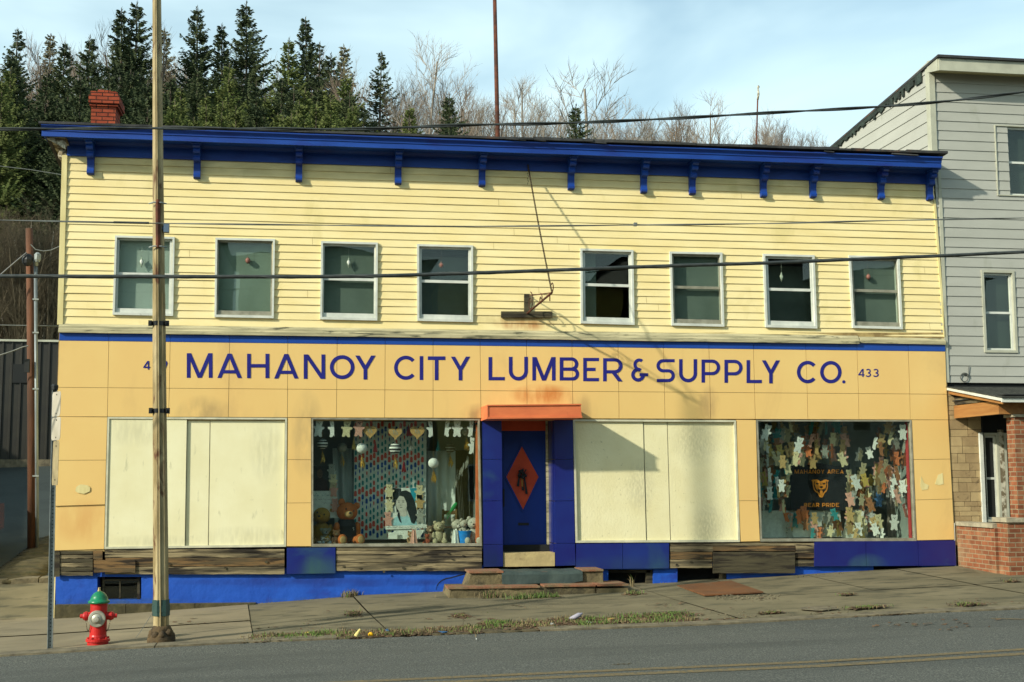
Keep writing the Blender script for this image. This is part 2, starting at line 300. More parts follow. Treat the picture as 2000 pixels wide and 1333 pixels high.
 concap=mat('porch_cap_concrete',S(190,180,152,.75),S(150,142,120,.75),scale=5,rough=.9,bump=.4,bscale=20,dist=.01),
 brick_c=brickmat('chimney_brick',S(178,84,54,.66),S(156,70,46,.66),S(60,32,24,.7),bw=.2,bh=.07,ms=.008),
 brick_p=brickmat('porch_brick',S(168,104,70,.66),S(128,76,52,.66),S(170,150,118,.6),bw=.215,bh=.078,ms=.009,stain=S(190,160,120,.7)),
 yhouse=mat('far_yellow_siding',S(220,190,90,.8),S(206,176,84,.8),scale=1,stretch=(.1,.1,30),rough=.7),
 ghouse=mat('far_grey_wall',S(130,132,124,.8),S(112,114,108,.8),scale=1,stretch=(.1,.1,20),rough=.7),
 glass=glassmat('window_glass',(.85,.89,.85),.034),
 dglass=glassmat('display_glass',(.92,.96,.93),.055),
)
# ------------------------------------------------------------ the ground
def strip(mb,xs,ys,zfun,dz=0):
    n=len(ys)
    mb.add([(x,y,zfun(x,y)+dz) for x in xs for y in ys],[(i*n+j,(i+1)*n+j,(i+1)*n+j+1,i*n+j+1) for i in range(len(xs)-1) for j in range(n-1)])
def frange(a,b,n): return [a+(b-a)*i/n for i in range(n+1)]
mb=MB()
def base(x,y):
    if y<-14: return zk(max(-60,min(60,x)))-.02+max(0,-y-40)*.0
    if y<.5: return min(zf(x),zk(x))-.45
    return hill(max(-60,min(60,x)),y)-.06
strip(mb,frange(-260,260,104),[-400,-200,-100,-60,-40,-25,-14.2,-14,-8,-4,0,.5]+frange(2,26,12)+frange(28,150,60)+[200,300,420],base)
tag(mb.build('ground',MT['hill'],fix=False),kind='structure')
mb=MB(); xs=frange(-60,60,160); strip(mb,xs,[-14.2,-13.6,-12,-10.6,-9.1,-8,-7,-6,-5.4,KY+.02],lambda x,y:zg(x,y))
tag(mb.build('road',MT['asphalt'],fix=False),kind='structure')
# the double yellow line and the faded edge line
mb=MB()
for y0 in (-8.93,-9.23): strip(mb,frange(-40,40,80),[y0-.075,y0+.075],zg,.004)
tag(mb.build('centre_line',MT['yline'],fix=False),kind='structure')
mb=MB()
for a,b,c_,d_ in ((0,1289,60,1278),(180,1281,300,1275),(640,1266,710,1261),(990,1246,1075,1249),(1825,1205,2005,1211)):
    p,q=G(a,b),G(c_,d_); h=.045
    mb.face([p+V((0,-h,.006)),q+V((0,-h,.006)),q+V((0,h,.006)),p+V((0,h,.006))])
tag(mb.build('edge_line',MT['yline'],fix=False),kind='structure')
# sidewalk slabs with open joints over soil
mb=MB(); strip(mb,frange(-60,60,120),[KY,-2.5,.3],zg,-.05)
tag(mb.build('soil',MT['soil'],fix=False),kind='structure')
mb=MB()
XJ=[-40,-24,-16,-12,-9,-6.4,-4.6,-.97,.72,2.25,3.9,5.4,6.9,8.5,10.2,12.2,15,18,24,40]
for i,(a,b) in enumerate(zip(XJ,XJ[1:])):
    mb.mi=1 if b<=-.9 else 0
    for (y0,y1) in ((KY+.34,-2.45),(-2.45,.3)):
        g=.005
        sk=.12     # the joints run slightly askew
        n=max(1,int((b-a)/.8)); 
        def zz(x,y): return zg(x,y)
        pts=[(a+g+(b-a-2*g)*k/n,y) for k in range(n+1) for y in (y0+g,y1-g)]
        dz=ru(-.008,.008)
        mb.add([(x-y*.062,y,zz(x,y)+dz) for x,y in pts],[(2*k,2*k+2,2*k+3,2*k+1) for k in range(n)])
tag(mb.build('sidewalk',[MT['concrete'],MT['concrete2']],fix=False),kind='structure')
mb=MB(); x=-40.
while x<30:
    l=ru(1.6,2.9); n=4
    if not(.35<x<1.3):
        for k in range(n):
            a=x+l*k/n; b=a+l/n; j=ru(-.012,.012)
            mb.prism([(a,KY,zk(a)-.05),(b,KY,zk(b)-.05),(b,KY+j,zk(b)+.022),(a,KY+j*.6,zk(a)+.022)],(0,.3,.004))
    x+=l+.015
tag(mb.build('kerb',MT['kerb'],fix=False),kind='structure')
# side street and apron on the left
mb=MB(); strip(mb,frange(-30,-4.15,24),frange(.3,3.3,4),zg,.0)
tag(mb.build('apron',MT['concrete'],fix=False),kind='structure')
mb=MB(); strip(mb,frange(-30,-4.2,24),frange(3.45,24,16),zg,.0)
tag(mb.build('side_street',MT['asphalt2'],fix=False),kind='structure')
mb=MB(); x=-16
while x<-4.3:
    l=ru(.25,.7); mb.prism([(x,3.2+ru(-.04,.04),zg(x,3.3)+.07),(x+l,3.2+ru(-.04,.04),zg(x+l,3.3)+.08),(x+l,3.45,zg(x+l,3.4)+.09),(x,3.45,zg(x,3.4)+.08)],(0,0,-.2)); x+=l+.03
tag(mb.build('broken_kerb',MT['kerb']),kind='structure')
mb=MB()  # verge with dead grass beside the wooden pole
for k in range(24):
    t=k/23; a=P(0,1098,3.6).lerp(P(100,1052,8.0),t); a.z=zg(a.x,a.y)
    mb.ell(a+V((.25,0,.0)),(.55,.45,.08+.05*rnd()),8,5)
tag(mb.build('verge',MT['ledge'],smooth=True),kind='structure')
# ------------------------------------------------------------ THE STORE
ST=thing('store_building','long two storey yellow clapboard store with blue cornice and painted name band','building',(3.7,0,.0))
def stain(key,px,py,rx,rz,colr,strength=.8,**k):
    p=P(px,py,0)-V((3.7,0,0)); add_stain(MT[key],(p.x,p.z),rx,rz,colr,strength,**k)
stain('tile',1060,772,.62,.20,S(214,130,60,.7),1.0); stain('tile',935,812,.35,.22,S(170,140,96,.6),.7); stain('tile',400,812,.5,.35,S(190,160,110,.6),.7); stain('tile',540,900,.12,.9,S(180,160,120,.6),.6); stain('tile',1135,800,.3,.3,S(180,140,96,.6),.5)
stain('tile',1384,790,.22,.35,S(190,156,110,.6),.6); stain('tile',600,850,.3,.8,S(200,172,120,.6),.6); stain('tile',160,1020,.5,.4,S(226,168,98,.75),.6)  # the spot above the right boards paints the end of the pole's shadow
stain('siding',1022,632,.55,.16,S(196,130,72,.7),1.); stain('siding',1000,625,1.2,.10,S(190,170,110,.7),.6)
for x_,w_ in ((205,2.5),(560,2.8),(980,3.),(1500,3.5)): stain('siding',x_,318+(x_-130)*.033,w_,.16,S(190,172,116,.7),.55,ns=3,st=(.6,1,2))
stain('bluetile',622,1118,.42,.34,S(70,110,104,.6),1.,ns=2); stain('bluetile',962,1096,.30,.38,S(24,52,66,.6),1.,ns=1.5); stain('bluetile',1692,1104,.40,.22,S(70,112,120,.6),.9,ns=2); stain('bluetile',1200,1108,1.1,.22,S(44,70,120,.6),.8,ns=2)
for x_,y_,a_,b_ in ((480,1052,.9,.22),(300,1058,.8,.12),(260,840,.6,.3),(520,880,.3,.6)): stain('board',x_,y_,a_,b_,S(190,184,146,.75),.38,ns=9,st=(2,1,.4))
for x_,y_,a_,b_ in ((1385,1030,.35,.5),(1360,860,.5,.5),(1250,950,.3,.5)): stain('stucco',x_,y_,a_,b_,S(184,178,142,.75),.5,ns=22,st=(1.5,1,.6))
stain('bluewall',560,1135,2.2,.07,S(22,54,140,.75),.9,ns=3,st=(.7,1,1)); stain('bluewall',700,1140,2.6,.07,S(22,54,140,.75),.8,ns=2,st=(.7,1,1)); stain('bluewall',800,1172,3.,.10,S(60,84,110,.7),.7,ns=8,st=(1,1,1)); stain('bluewall',200,1178,1.5,.08,S(60,84,110,.7),.7,ns=8,st=(1,1,1))
UL,UR,LR,LL=P(131.5,304),P(1823,360.5),P(1843.75,658.5),P(122.5,633)
def B(u,v): # v 0 top .. 1 bottom
    a=UL.lerp(UR,u); b=LL.lerp(LR,u); return a.lerp(b,v)
def Binv(p):
    v=.5
    for _ in range(6):
        a=UL.lerp(LL,v); b=UR.lerp(LR,v); u=(p.x-a.x)/(b.x-a.x); t=UL.lerp(UR,u).z; m=LL.lerp(LR,u).z; v=(p.z-t)/(m-t)
    return u,v
WIN=[ # outer casing corners TL TR BR BL, shade, rail
 [(224.5,460),(341,463),(338,617.5),(219.5,615)],
 [(420.5,464.5),(537,467),(534.5,622),(418.5,619.5)],
 [(627,471),(738,474),(737,626.5),(625,624)],
 [(814.5,477),(924,479.5),(924,629.5),(815,627)],
 [(1133.5,485.5),(1237,488.5),(1239.5,635),(1134.5,632)],
 [(1308,491.5),(1411,493.5),(1415,638.5),(1312,636)],
 [(1490.5,496),(1591,498.5),(1596.5,642),(1495.5,639.5)],
 [(1658,499),(1757,502),(1763.5,643.5),(1665.5,641)]]
opens=[]
for wq in WIN:
    q=[Binv(P(x,y)) for x,y in wq]; opens.append(((q[0][0]+q[3][0])/2+.0022,(q[1][0]+q[2][0])/2-.0022,(q[0][1]+q[1][1])/2+.012,(q[2][1]+q[3][1])/2-.012))
mb=MB(); NC=22
us=sorted({0,1}|{o[0] for o in opens}|{o[1] for o in opens})
for i in range(NC):
    v0,v1=i/NC,(i+1)/NC
    for ua,ub in zip(us,us[1:]):
        segs=[(v0,v1)]
        for o in opens:
            if ua>=o[0]-1e-6 and ub<=o[1]+1e-6:
                segs=[s for s in ((v0,min(v1,o[2])),(max(v0,o[3]),v1)) if s[1]-s[0]>1e-4]
        for a,b in segs:
            n=max(1,int((ub-ua)*24))
            for k in range(n):
                x0=ua+(ub-ua)*k/n; x1=ua+(ub-ua)*(k+1)/n
                def pt(u,v):
                    p=B(u,v); t=(v-v0)*NC; wv=.003*math.sin(u*37+i*2.1)+.0025*math.sin(u*91+i); return p+V((0,-.003-.016*t+wv*t,0))
                A,B_,C,D=pt(x0,a),pt(x1,a),pt(x1,b),pt(x0,b)
                mb.face([A,D,C,B_])
                if b>=v1-1e-6: mb.face([D,D+V((0,.022,0)),C+V((0,.022,0)),C])
# butt joints of the boards
for _ in range(34):
    i=random.randrange(NC); u=rnd()
    if any(o[0]-.01<u<o[1]+.01 for o in opens): continue
    p=B(u,i/NC+.002); q=B(u,(i+1)/NC-.002); 
    mb.mi=1; mb.face([p+V((0,-.0055,0)),q+V((0,-.0225,0)),q+V((.004,-.0225,0)),p+V((.004,-.0055,0))]); mb.mi=0
mb.build('clapboard_siding',[MT['siding'],MT['grout']],ST,fix=False)
mb=MB(); mb.quad([(111.5,634),(122.5,634),(131.5,303),(121,303)],-.035,.09)
mb.build('corner_board',MT['trimcream'],ST); mb=MB(); mb.quad([(1843.5,659),(1847.5,659),(1827.5,390),(1823.5,390)],-.03,.08)
mb.build('corner_board',MT['trimcream'],ST)
# rust wash under the bracket
mb=MB()
# windows
def window(wq,i):
    q=[V((x,y)) for x,y in wq]
    def at(s,t): # s right, t down in 0..1
        return (q[0].lerp(q[1],s)).lerp(q[3].lerp(q[2],s),t)
    def rect(mb,s0,t0,s1,t1,Y,th):
        mb.quad([tuple(at(s0,t1)),tuple(at(s1,t1)),tuple(at(s1,t0)),tuple(at(s0,t0))],Y,th)
    W_=(q[1]-q[0]).length; H_=(q[3]-q[0]).length; a=4.0/W_; b=4.0/H_
    m=MB()
    rect(m,0,0,1,b,-.05,.16); rect(m,0,1-b*1.2,1,1,-.055,.165); rect(m,0,b,a,1-b*1.2,-.05,.16); rect(m,1-a,b,1,1-b*1.2,-.05,.16)
    wo=m.build('window',MT['white'],ST)
    dark=i in(1,2,5,7)
    sm=MT['alu'] if dark and i!=2 else MT['white']
    m=MB(); a2=a+(5.0 if not dark else 3.)/W_; b2=b+5./H_; mid=.485; r=3.3/H_; Ys=.0
    rect(m,a,b,1-a,b2,Ys+.02,.05); rect(m,a,1-b2-4/H_,1-a,1-b*1.2,Ys-.01,.06); rect(m,a,b2,a2,1-b2-4/H_,Ys,.05); rect(m,1-a2,b2,1-a,1-b2-4/H_,Ys,.05)
    if i!=1: rect(m,a2,mid-r,1-a2,mid+r*.6,Ys+.004,.05)
    m.build('sash',sm,wo)
    m=MB(); rect(m,a2,b2,1-a2,mid-r,Ys+.035,.004); rect(m,a2,mid+r*.6,1-a2,1-b2-4/H_,Ys+.022,.004)
    if i==1: m=MB(); rect(m,a2,b2,1-a2,1-b2-4/H_,Ys+.03,.004)
    m.build('glass_pane',MT['glass'],wo,fix=False)
    sh={0:'shade1',1:'shade2',2:'shade3',5:'shade3',7:'shade3',3:None,4:None,6:None}[i]
    if sh:
        m=MB(); rect(m,a,b,1-a,1-b,.11,.01); m.build('blind_or_room_sheet',MT[sh],wo)
    else:
        m=MB()  # fourth and seventh windows: added grey sheet gives the dim room tone
        if i==4: rect(m,a2,b2,a2+.20,.97,.25,.01)
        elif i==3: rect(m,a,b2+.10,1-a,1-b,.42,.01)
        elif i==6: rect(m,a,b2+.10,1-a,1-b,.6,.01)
        else: rect(m,a2,b2,1-a2,b2+.13,.2,.01); m.build('blind_or_room_sheet',MT['shade3'],wo); m=MB(); rect(m,.66,.55,.98,.97,.5,.01)
        m.build('blind_or_room_sheet',MT['shade3'],wo)
    return at
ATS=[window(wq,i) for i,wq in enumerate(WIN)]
# closed dark rooms behind the windows
mb=MB(); a=B(0,0); 
mb.box(-3.95,11.1,.13,.15,6.9,7.0)
mb.box(-3.95,11.1,5.8,5.9,4.0,7.0); mb.box(-3.95,11.1,.14,5.8,3.95,4.05); mb.box(-3.97,-3.93,.14,5.8,4.0,7.0); mb.box(11.08,11.12,.14,5.8,4.0,7.0); mb.box(-3.95,11.1,.14,5.8,6.95,7.0)
mb.build('upper_room',MT['inside'],ST)
# outer shell: side and rear walls
mb=MB(); mb.box(-4.0,-3.98,.04,9,-.9,6.95); mb.box(11.13,11.15,.04,9,-.5,6.9); mb.box(-4.0,11.15,9,9.1,-.9,6.2)
mb.build('side_wall',MT['siding'],ST)
# cornice: profile swept along the front
cl_,cr_=P(81,266,-.45),P(1839,328,-.45)
def sweep(mb,prof,a,b,n=30,jit=0):
    m=len(prof); vs=[]
    for i in range(n+1):
        p=a.lerp(b,i/n); j=ru(-jit,jit)
        for y,z in prof: vs.append(V((p.x,y,p.z+z+j)))
    fs=[(i*m+k,i*m+(k+1)%m,(i+1)*m+(k+1)%m,(i+1)*m+k) for i in range(n) for k in range(m)]+[tuple(range(m)),tuple(range(n*m,(n+1)*m))]
    mb.add(vs,fs)
mb=MB(); sweep(mb,[(.02,.03),(-.40,.025),(-.405,0),(-.45,0),(-.45,.085),(-.465,.09),(-.465,.105),(-.47,.125),(-.495,.155),(-.515,.163),(-.515,.185),(.02,.185)],cl_,cr_,40,.003)
mb.build('cornice',MT['blue'],ST)
mb=MB(); a=B(0,0)+V((0,0,-.01)); b=B(1,0)+V((0,0,-.01)); h1=(cl_.z+.04)-a.z; 
sweep(mb,[(.02,0),(-.045,0),(-.045,.03),(-.033,.03),(-.033,h1),(.02,h1)],a,b,20,.001)
sweep(mb,[(.0,h1),(-.035,h1-.06),(-.075,h1-.03),(-.10,h1),(-.1,h1+.02),(0,h1+.02)],a,b,4)
mb.build('frieze_board',MT['blue'],ST)
for bx,by in zip([176,384,583,777,941,1115,1257,1352,1491,1588,1721,1816],[341,349,355,360.5,364,371,377.5,380.5,385.5,386.5,389.5,391.5]):
    bot=P(bx+.5,by,-.06); top=cl_.lerp(cr_,(bot.x-cl_.x)/(cr_.x-cl_.x)).z+.03; H=top-bot.z
    prof=[(.0,0),(-.03,0),(-.05,.012),(-.075,.0),(-.105,.02),(-.108,.055),(-.09,.085),(-.085,.16),(-.10,.24),(-.135,.29),(-.16,.27),(-.19,.29),(-.195,.33),(-.18,.36),(-.185,.39),(-.22,.40),(-.255,.39),(-.28,.41),(-.285,.44),(-.27,.465),(-.31,.475),(-.34,.49),(-.345,H),(0,H)]
    prof=[(y*.93,z*(H/.56) if z<H else z) for y,z in prof]; prof=[(y,min(z,H)) for y,z in prof]
    mb=MB(); wd=.11; mb.prism([(bot.x-wd/2,y,bot.z+z) for y,z in prof],(wd,0,0))
    mb.box(bot.x-wd/2-.022,bot.x+wd/2+.022,-.37,-.0331,top-.035,top-.0055)
    mb.build('bracket',MT['blue'],ST)
# roof with a tired front edge
mb=MB(); rl=P(75,240,-.53); rr=P(1850,300,-.53); z0=cl_.z+.185
n=60; 
for i in range(n):
    xa=rl.x+(rr.x-rl.x)*i/n; xb=rl.x+(rr.x-rl.x)*(i+1)/n; za=z0+(rr.z-rl.z)*i/n; zb=z0+(rr.z-rl.z)*(i+1)/n
    j=ru(0,.02)*(1 if i>28 else .4); hh=.035+j; e=-.53-ru(0,.03)*(i>28)
    mb.prism([(xa,e,za+.002),(xb,e,zb+.002),(xb,e,zb+hh),(xa,e,za+hh)],(0,2.1,-.12))
mb.box(rl.x,rr.x,1.5,9.2,6.2,6.25)
mb.prism([(rl.x,1.5,z0-.1),(rl.x,9.2,z0-1.0),(rl.x,9.2,z0-1.06),(rl.x,1.5,z0-.16)],(rr.x-rl.x,0,0))
for px,dx,hz_ in ((985,40,.05),(1040,24,.04),(1150,30,.03),(1600,18,.04),(1730,50,.03)):
    p=P(px,0,-.5); q=P(px+dx,0,-.5); zc=z0+.035
    mb.prism([(p.x,-.545,zc),(q.x,-.56,zc-.015),(q.x,-.53,zc+.01),(p.x,-.52,zc+hz_)],(0,.5,0))
mb.build('roof',MT['roof'],ST)
mb=MB() # left eave: soffit and rake board running back
e0=P(84,262,-.45); z1=cl_.z
for k in range(6):
    y0=-.40+k*1.5; y1=y0+1.5; s=.17
    mb.prism([(e0.x+.02,y0,z1+.03-s*(y0+.4)),(e0.x+.02,y1,z1+.03-s*(y1+.4)),(e0.x+.02,y1,z1+.13-s*(y1+.4)),(e0.x+.02,y0,z1+.13-s*(y0+.4))],(.05,0,0))
mb.build('rake_board',MT['roof'],ST)
mb=MB()
for k in range(4):
    y0=-.33+k*2.2; y1=y0+2.2; s=.17
    mb.prism([(e0.x+.07,y0,z1+.06-s*(y0+.4)),(e0.x+.07,y1,z1+.06-s*(y1+.4)),(-3.99,y1,z1+.02-s*(y1+.4)),(-3.99,y0,z1+.02-s*(y0+.4))],(0,0,.04))
mb.prism([(e0.x+.03,-.30,z1),(-4.0,-.30,z1-.16),(-4.0,-.30,z1+.03),(e0.x+.03,-.30,z1+.04)],(0,.06,0))
for k in range(5): mb.ell((-4.1+.02*k,.1+.22*k,z1-.17-.07*k),(.09,.12,.10),8,6)
mb.build('side_soffit',MT['oldwhite'],ST)
# chimney
mb=MB(); 
def pbox(mb,x0,x1,y0,y1,Y,D): 
    a=P(x0,y1,Y); b=P(x1,y0,Y); mb.box(a.x,b.x,Y,Y+D,a.z,b.z)
pbox(mb,176.5,226,206,262,1.3,.55); pbox(mb,174.8,230.5,200,206,1.27,.61); pbox(mb,172.8,233,188,200,1.24,.67); pbox(mb,176,230,181,188,1.27,.6)
for k,(x0,x1,t) in enumerate(((178,190,178.5),(191,204,176),(205,216,177),(217,227,179.5))): pbox(mb,x0,x1,t,181,1.3,.5)
mb.build('chimney',MT['brick_c'],ST)
# belt course between the storeys
mb=MB(); a,b=P(113.5,649.5,-.1),P(1679,672,-.1); sweep(mb,[(.02,-.0),(-.1,0),(-.1,.055),(-.085,.06),(-.07,.075),(-.07,.11),(-.015,.155),(.02,.155)],a,b,36,.002)
a,b=P(1680,670,-.08),P(1848,673.5,-.08); sweep(mb,[(.02,0),(-.08,0),(-.08,.06),(-.05,.085),(-.015,.12),(.02,.12)],a,b,4,.0)
mb.build('belt_course',MT['weathered'],ST)
# enamel tile front
mbt=MB(); mbg=MB()
TY=-.045
def tiles(mb,xt,xb,rows,Y=TY,th=.03,gap=.38,jit=.004):
    # xt: joint x at top row line; xb: at bottom row line; rows: list of (yl,yr) at left/right x
    for i in range(len(xt)-1):
        for j in range(len(rows)-1):
            def pt(ii,jj,gx,gy):
                t=jj/(len(rows)-1); x=xt[ii]*(1-t)+xb[ii]*t
                s=(xt[ii]-xt[0])/(xt[-1]-xt[0]); y=rows[jj][0]*(1-s)+rows[jj][1]*s
                return (x+gx,y+gy)
            g=gap
            mb.quad([pt(i,j+1,g,-g),pt(i+1,j+1,-g,-g),pt(i+1,j,-g,g),pt(i,j,g,g)],Y+ru(-jit,jit)*.5,th)
jt=[115.5,212.5,332.3,448.4,562.1,658.5,752.3,845.8,937.6,1028.4,1117.2,1207.1,1296.2,1384.7,1471.7,1574,1673.9,1774,1846.5]
jb=[112.5,210.8,330.8,447,561.7,657.6,751.8,845.8,938.9,1029.2,1118.5,1208.6,1298,1387,1474,1576.8,1676.8,1777,1849.5]
jc=[109.8,209.7,329.1,445.7,561.3,657.1,751.3,845.8,939.6,1029.7,1119.2,1209.3,1298.9,1388,1475.4,1578,1677.9,1778,1852]
tiles(mbt,jt,jb,[(665.5,687),(757,770.5)]); tiles(mbt,jb,jc,[(757,770.5),(814,820.5)])
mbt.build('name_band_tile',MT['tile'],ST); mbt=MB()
tiles(mbt,[109.8,209.7],[103.8,203],[(814,815),(899.5,899),(989,986),(1076,1073)],jit=.03)
mbt.build('pier_tile',MT['tile'],ST); mbt=MB()
tiles(mbt,[561.3,607.8],[559.5,608],[(816,816.5),(898,898.5),(983,982.5),(1067.5,1067.5)])
mbt.build('pier_tile',MT['tile'],ST); mbt=MB()
tiles(mbt,[1438.5,1476.5],[1446.5,1484.5],[(820,820.5),(978.5,978.5),(1058.5,1057.5)])
mbt.build('pier_tile',MT['tile'],ST); mbt=MB()
tiles(mbt,[1781,1852],[1791,1864.5],[(820.5,820.5),(898,897),(977,975),(1056,1054.5)])
mbt.build('pier_tile',MT['tile'],ST)
mb=MB(); tiles(mb,[115.7]+jt[1:-1]+[1846.3],jt,[(649,672),(665.5,687)]); mb.build('blue_band_tile',MT['blueband'],ST)
# backing wall behind the tiles, pierced where the openings are
mb=MB()
for q in ([(110,822),(1853,822),(1847,650),(115,650)],[(104,1078),(204,1078),(210,820),(110,820)],[(559.5,1069),(608.5,1069),(608.5,820),(561,820)],
          [(1446,1060),(1485.5,1060),(1477,820),(1438,820)],[(1790.5,1057),(1865,1056),(1853,820),(1780.5,820)]): mb.quad(q,TY+.028,.12)
mb.build('tile_backing',MT['grout'],ST)
# repaired spot and bare patches on the end tiles
mb=MB()
def blob(mb,px,py,rx,ry,Y,th,n=14,j=.25):
    mb.quad([(px+rx*math.cos(a)*ru(1-j,1+j),py-ry*math.sin(a)*ru(1-j,1+j)) for a in [k*2*math.pi/n for k in range(n)]],Y,th)
mb.quad([(1799,930),(1805,944),(1814,948),(1812,956),(1801,958),(1797,950)],TY-.0045,.003); mb.quad([(1826,946),(1832,928),(1841,924),(1843,946),(1834,948)],TY-.0045,.003)
mb.build('worn_patch',MT['trimcream'],ST); mb=MB()
blob(mb,161,956,15,9,TY-.0335+.012,.003,j=.12)
mb.build('worn_patch',MT['trimcream'],ST)
# lettering -------------------------------------------------------------
class Glyph:
    def __init__(s,mb,Y): s.mb=mb; s.Y=Y; s.k=0
    def poly(s,pts):
        s.k+=1; s.mb.quad([(x,y) for x,y in pts],s.Y-.0006*(s.k%6),.003)
    def diag(s,xa,ya,xb,yb,t):
        w=t/2*math.hypot(xb-xa,yb-ya)/abs(yb-ya); s.poly([(xa-w,ya),(xa+w,ya),(xb+w,yb),(xb-w,yb)])
    def rect(s,x0,y0,x1,y1): s.poly([(x0,y1),(x1,y1),(x1,y0),(x0,y0)])
    def arc(s,cx,cy,rx,ry,a0,a1,t,n=20):
        A=[rad(a0+(a1-a0)*i/n) for i in range(n+1)]
        o=[(cx+rx*math.cos(a),cy-ry*math.sin(a)) for a in A]; i_=[(cx+(rx-t)*math.cos(a),cy-(ry-t)*math.sin(a)) for a in A]
        s.k+=1
        for k in range(n): s.mb.quad([o[k],o[k+1],i_[k+1],i_[k]],s.Y-.0006*(s.k%6),.003)
    def ch(s,c,x0,x1,y0,y1,t):
        w=x1-x0; h=y1-y0; d=s.diag; r=s.rect; m=(y0+y1)/2
        if c=='M': r(x0,y0,x0+t,y1); r(x1-t,y0,x1,y1); d(x0+t*.62,y0,x0+w/2,y1,t*.98); d(x1-t*.62,y0,x0+w/2,y1,t*.98)
        elif c=='A': d(x0+w/2,y0,x0+t*.55,y1,t); d(x0+w/2,y0,x1-t*.55,y1,t); r(x0+w*.24,y1-h*.32,x1-w*.24,y1-h*.32+t*.85)
        elif c=='H': r(x0,y0,x0+t,y1); r(x1-t,y0,x1,y1); r(x0+t,m-t*.5,x1-t,m+t*.4)
        elif c=='N': r(x0,y0,x0+t,y1); r(x1-t,y0,x1,y1); d(x0+t*.62,y0,x1-t*.62,y1,t*.98)
        elif c=='O': s.arc(x0+w/2,m,w/2,h/2,0,360,t,36)
        elif c=='C': s.arc(x0+w*.56,m,w*.56,h/2,42,318,t,30)
        elif c=='Y': d(x0+t*.6,y0,x0+w/2,y0+h*.56,t); d(x1-t*.6,y0,x0+w/2,y0+h*.56,t); r(x0+w/2-t/2,y0+h*.5,x0+w/2+t/2,y1)
        elif c=='I': r(x0,y0,x1,y1)
        elif c=='T': r(x0,y0,x1,y0+t); r(x0+w/2-t/2,y0+t,x0+w/2+t/2,y1)
        elif c=='L': r(x0,y0,x0+t,y1); r(x0+t,y1-t*.9,x1,y1)
        elif c=='U': R_=w/2; r(x0,y0,x0+t,y1-R_); r(x1-t,y0,x1,y1-R_); s.arc(x0+R_,y1-R_,R_,R_,180,360,t)
        elif c in 'BPR':
            r(x0,y0,x0+t,y1); hb={'B':.50,'P':.60,'R':.58}[c]*h; q=hb/2+t*.25; xx=x1-q-(w*.04 if c=='B' else 0)
            r(x0+t,y0,xx,y0+t*.9); r(x0+t,y0+2*q-t*.9,xx,y0+2*q); s.arc(xx,y0+q,q,q,-90,90,t*.93)
            if c=='B':
                q2=(h-2*q+t*.9)/2; x2=x1-q2; s.arc(x2,y1-q2,q2,q2,-90,90,t*.93); r(x0+t,y1-t*.9,x2,y1); 
                if x2>xx: r(xx,y1-2*q2,x2,y1-2*q2+t*.9)
            if c=='R': d(x0+w*.52,y0+2*q-t*.4,x1-t*.6,y1,t)
        elif c=='E': r(x0,y0,x0+t,y1); r(x0+t,y0,x1,y0+t*.9); r(x0+t,m-t*.5,x1-w*.22,m+t*.4); r(x0+t,y1-t*.9,x1,y1)
        elif c=='D': r(x0,y0,x0+t,y1); q=h/2; xx=x1-q; r(x0+t,y0,xx,y0+t*.9); r(x0+t,y1-t*.9,xx,y1); s.arc(xx,m,q,q,-90,90,t*.93)
        elif c=='S': 
            q=h*.25+t*.25; xx=x0+q; xr=x1-q
            r(xx,y0,x1-w*.02,y0+t*.9); s.arc(xx,y0+q,q,q,90,270,t*.93); r(xx,y0+2*q-t*.9,xr,y0+2*q); q2=(h-2*q+t*.9)/2; s.arc(xr,y1-q2,q2,q2,-90,90,t*.93); r(x0+w*.02,y1-t*.9,xr,y1)
        elif c=='&':
            q=h*.235+t*.2; cx=x0+w*.46; s.arc(cx+w*.02,y0+q,q*.95,q,50,270,t*.85); r(cx,y0+2*q-t*.8,cx+w*.08,y0+2*q)
            q2=(h-2*q+t*.8)/2; s.arc(x0+q2,y1-q2,q2,q2,60,370,t*.93); r(x0+q2*.9+t*.6,y1-q2-t*.45,x1,y1-q2+t*.4)
        elif c=='.': s.arc(x0+w/2,m,w/2,h/2,0,360,w*.49,14)
        elif c=='4': d(x0+w*.72,y0,x0+w*.08,y1-h*.26,t); r(x0,y1-h*.26-t*.5,x1,y1-h*.26+t*.5); r(x0+w*.66,y0,x0+w*.66+t,y1)
        elif c=='3': q=h*.28; s.arc(x0+w*.45,y0+q,w*.5,q,-90,150,t,14); s.arc(x0+w*.42,y1-q,w*.58,q,-150,90,t,14)
        elif c=='2': q=h*.3; s.arc(x0+w*.5,y0+q,w*.5,q,-20,170,t,14); d(x0+w*.82,y0+h*.42,x0+w*.15,y1-t*.5,t); r(x0,y1-t,x1,y1)
        elif c=='9': q=h*.3; s.arc(x0+w*.5,y0+q,w*.5,q,0,360,t,18); d(x0+w*.9,y0+q,x0+w*.45,y1,t)
k=1/3.7037
def word(ox,oy,items,t):
    for c_,a,b,y0,y1 in items:
        mb=MB(); Glyph(mb,TY-.004).ch(c_,ox+a*k,ox+b*k,oy+y0*k,oy+y1*k,t); mb.build('letter' if c_.isalpha() else ('numeral' if c_.isdigit() else 'punctuation_mark'),MT['letter'],ST)
word(240,660,[('M',462,648,112,290),('A',683,860,115,291),('H',898,1058,116,292),('A',1094,1270,118,295),('N',1308,1463,121,297),('O',1497,1675,126,300),('Y',1680,1828,129,302)],7.3)
word(740,660,[('C',110,262,130,305),('I',295,321,133,306),('T',354,480,135,307),('Y',520,660,137,308),('L',793,910,140,308),('U',940,1078,138,310),('M',1110,1278,140,310),('B',1308,1448,142,310),('E',1478,1592,146,315),('R',1622,1762,148,316),('&',1825,1947,150,318)],7.1)
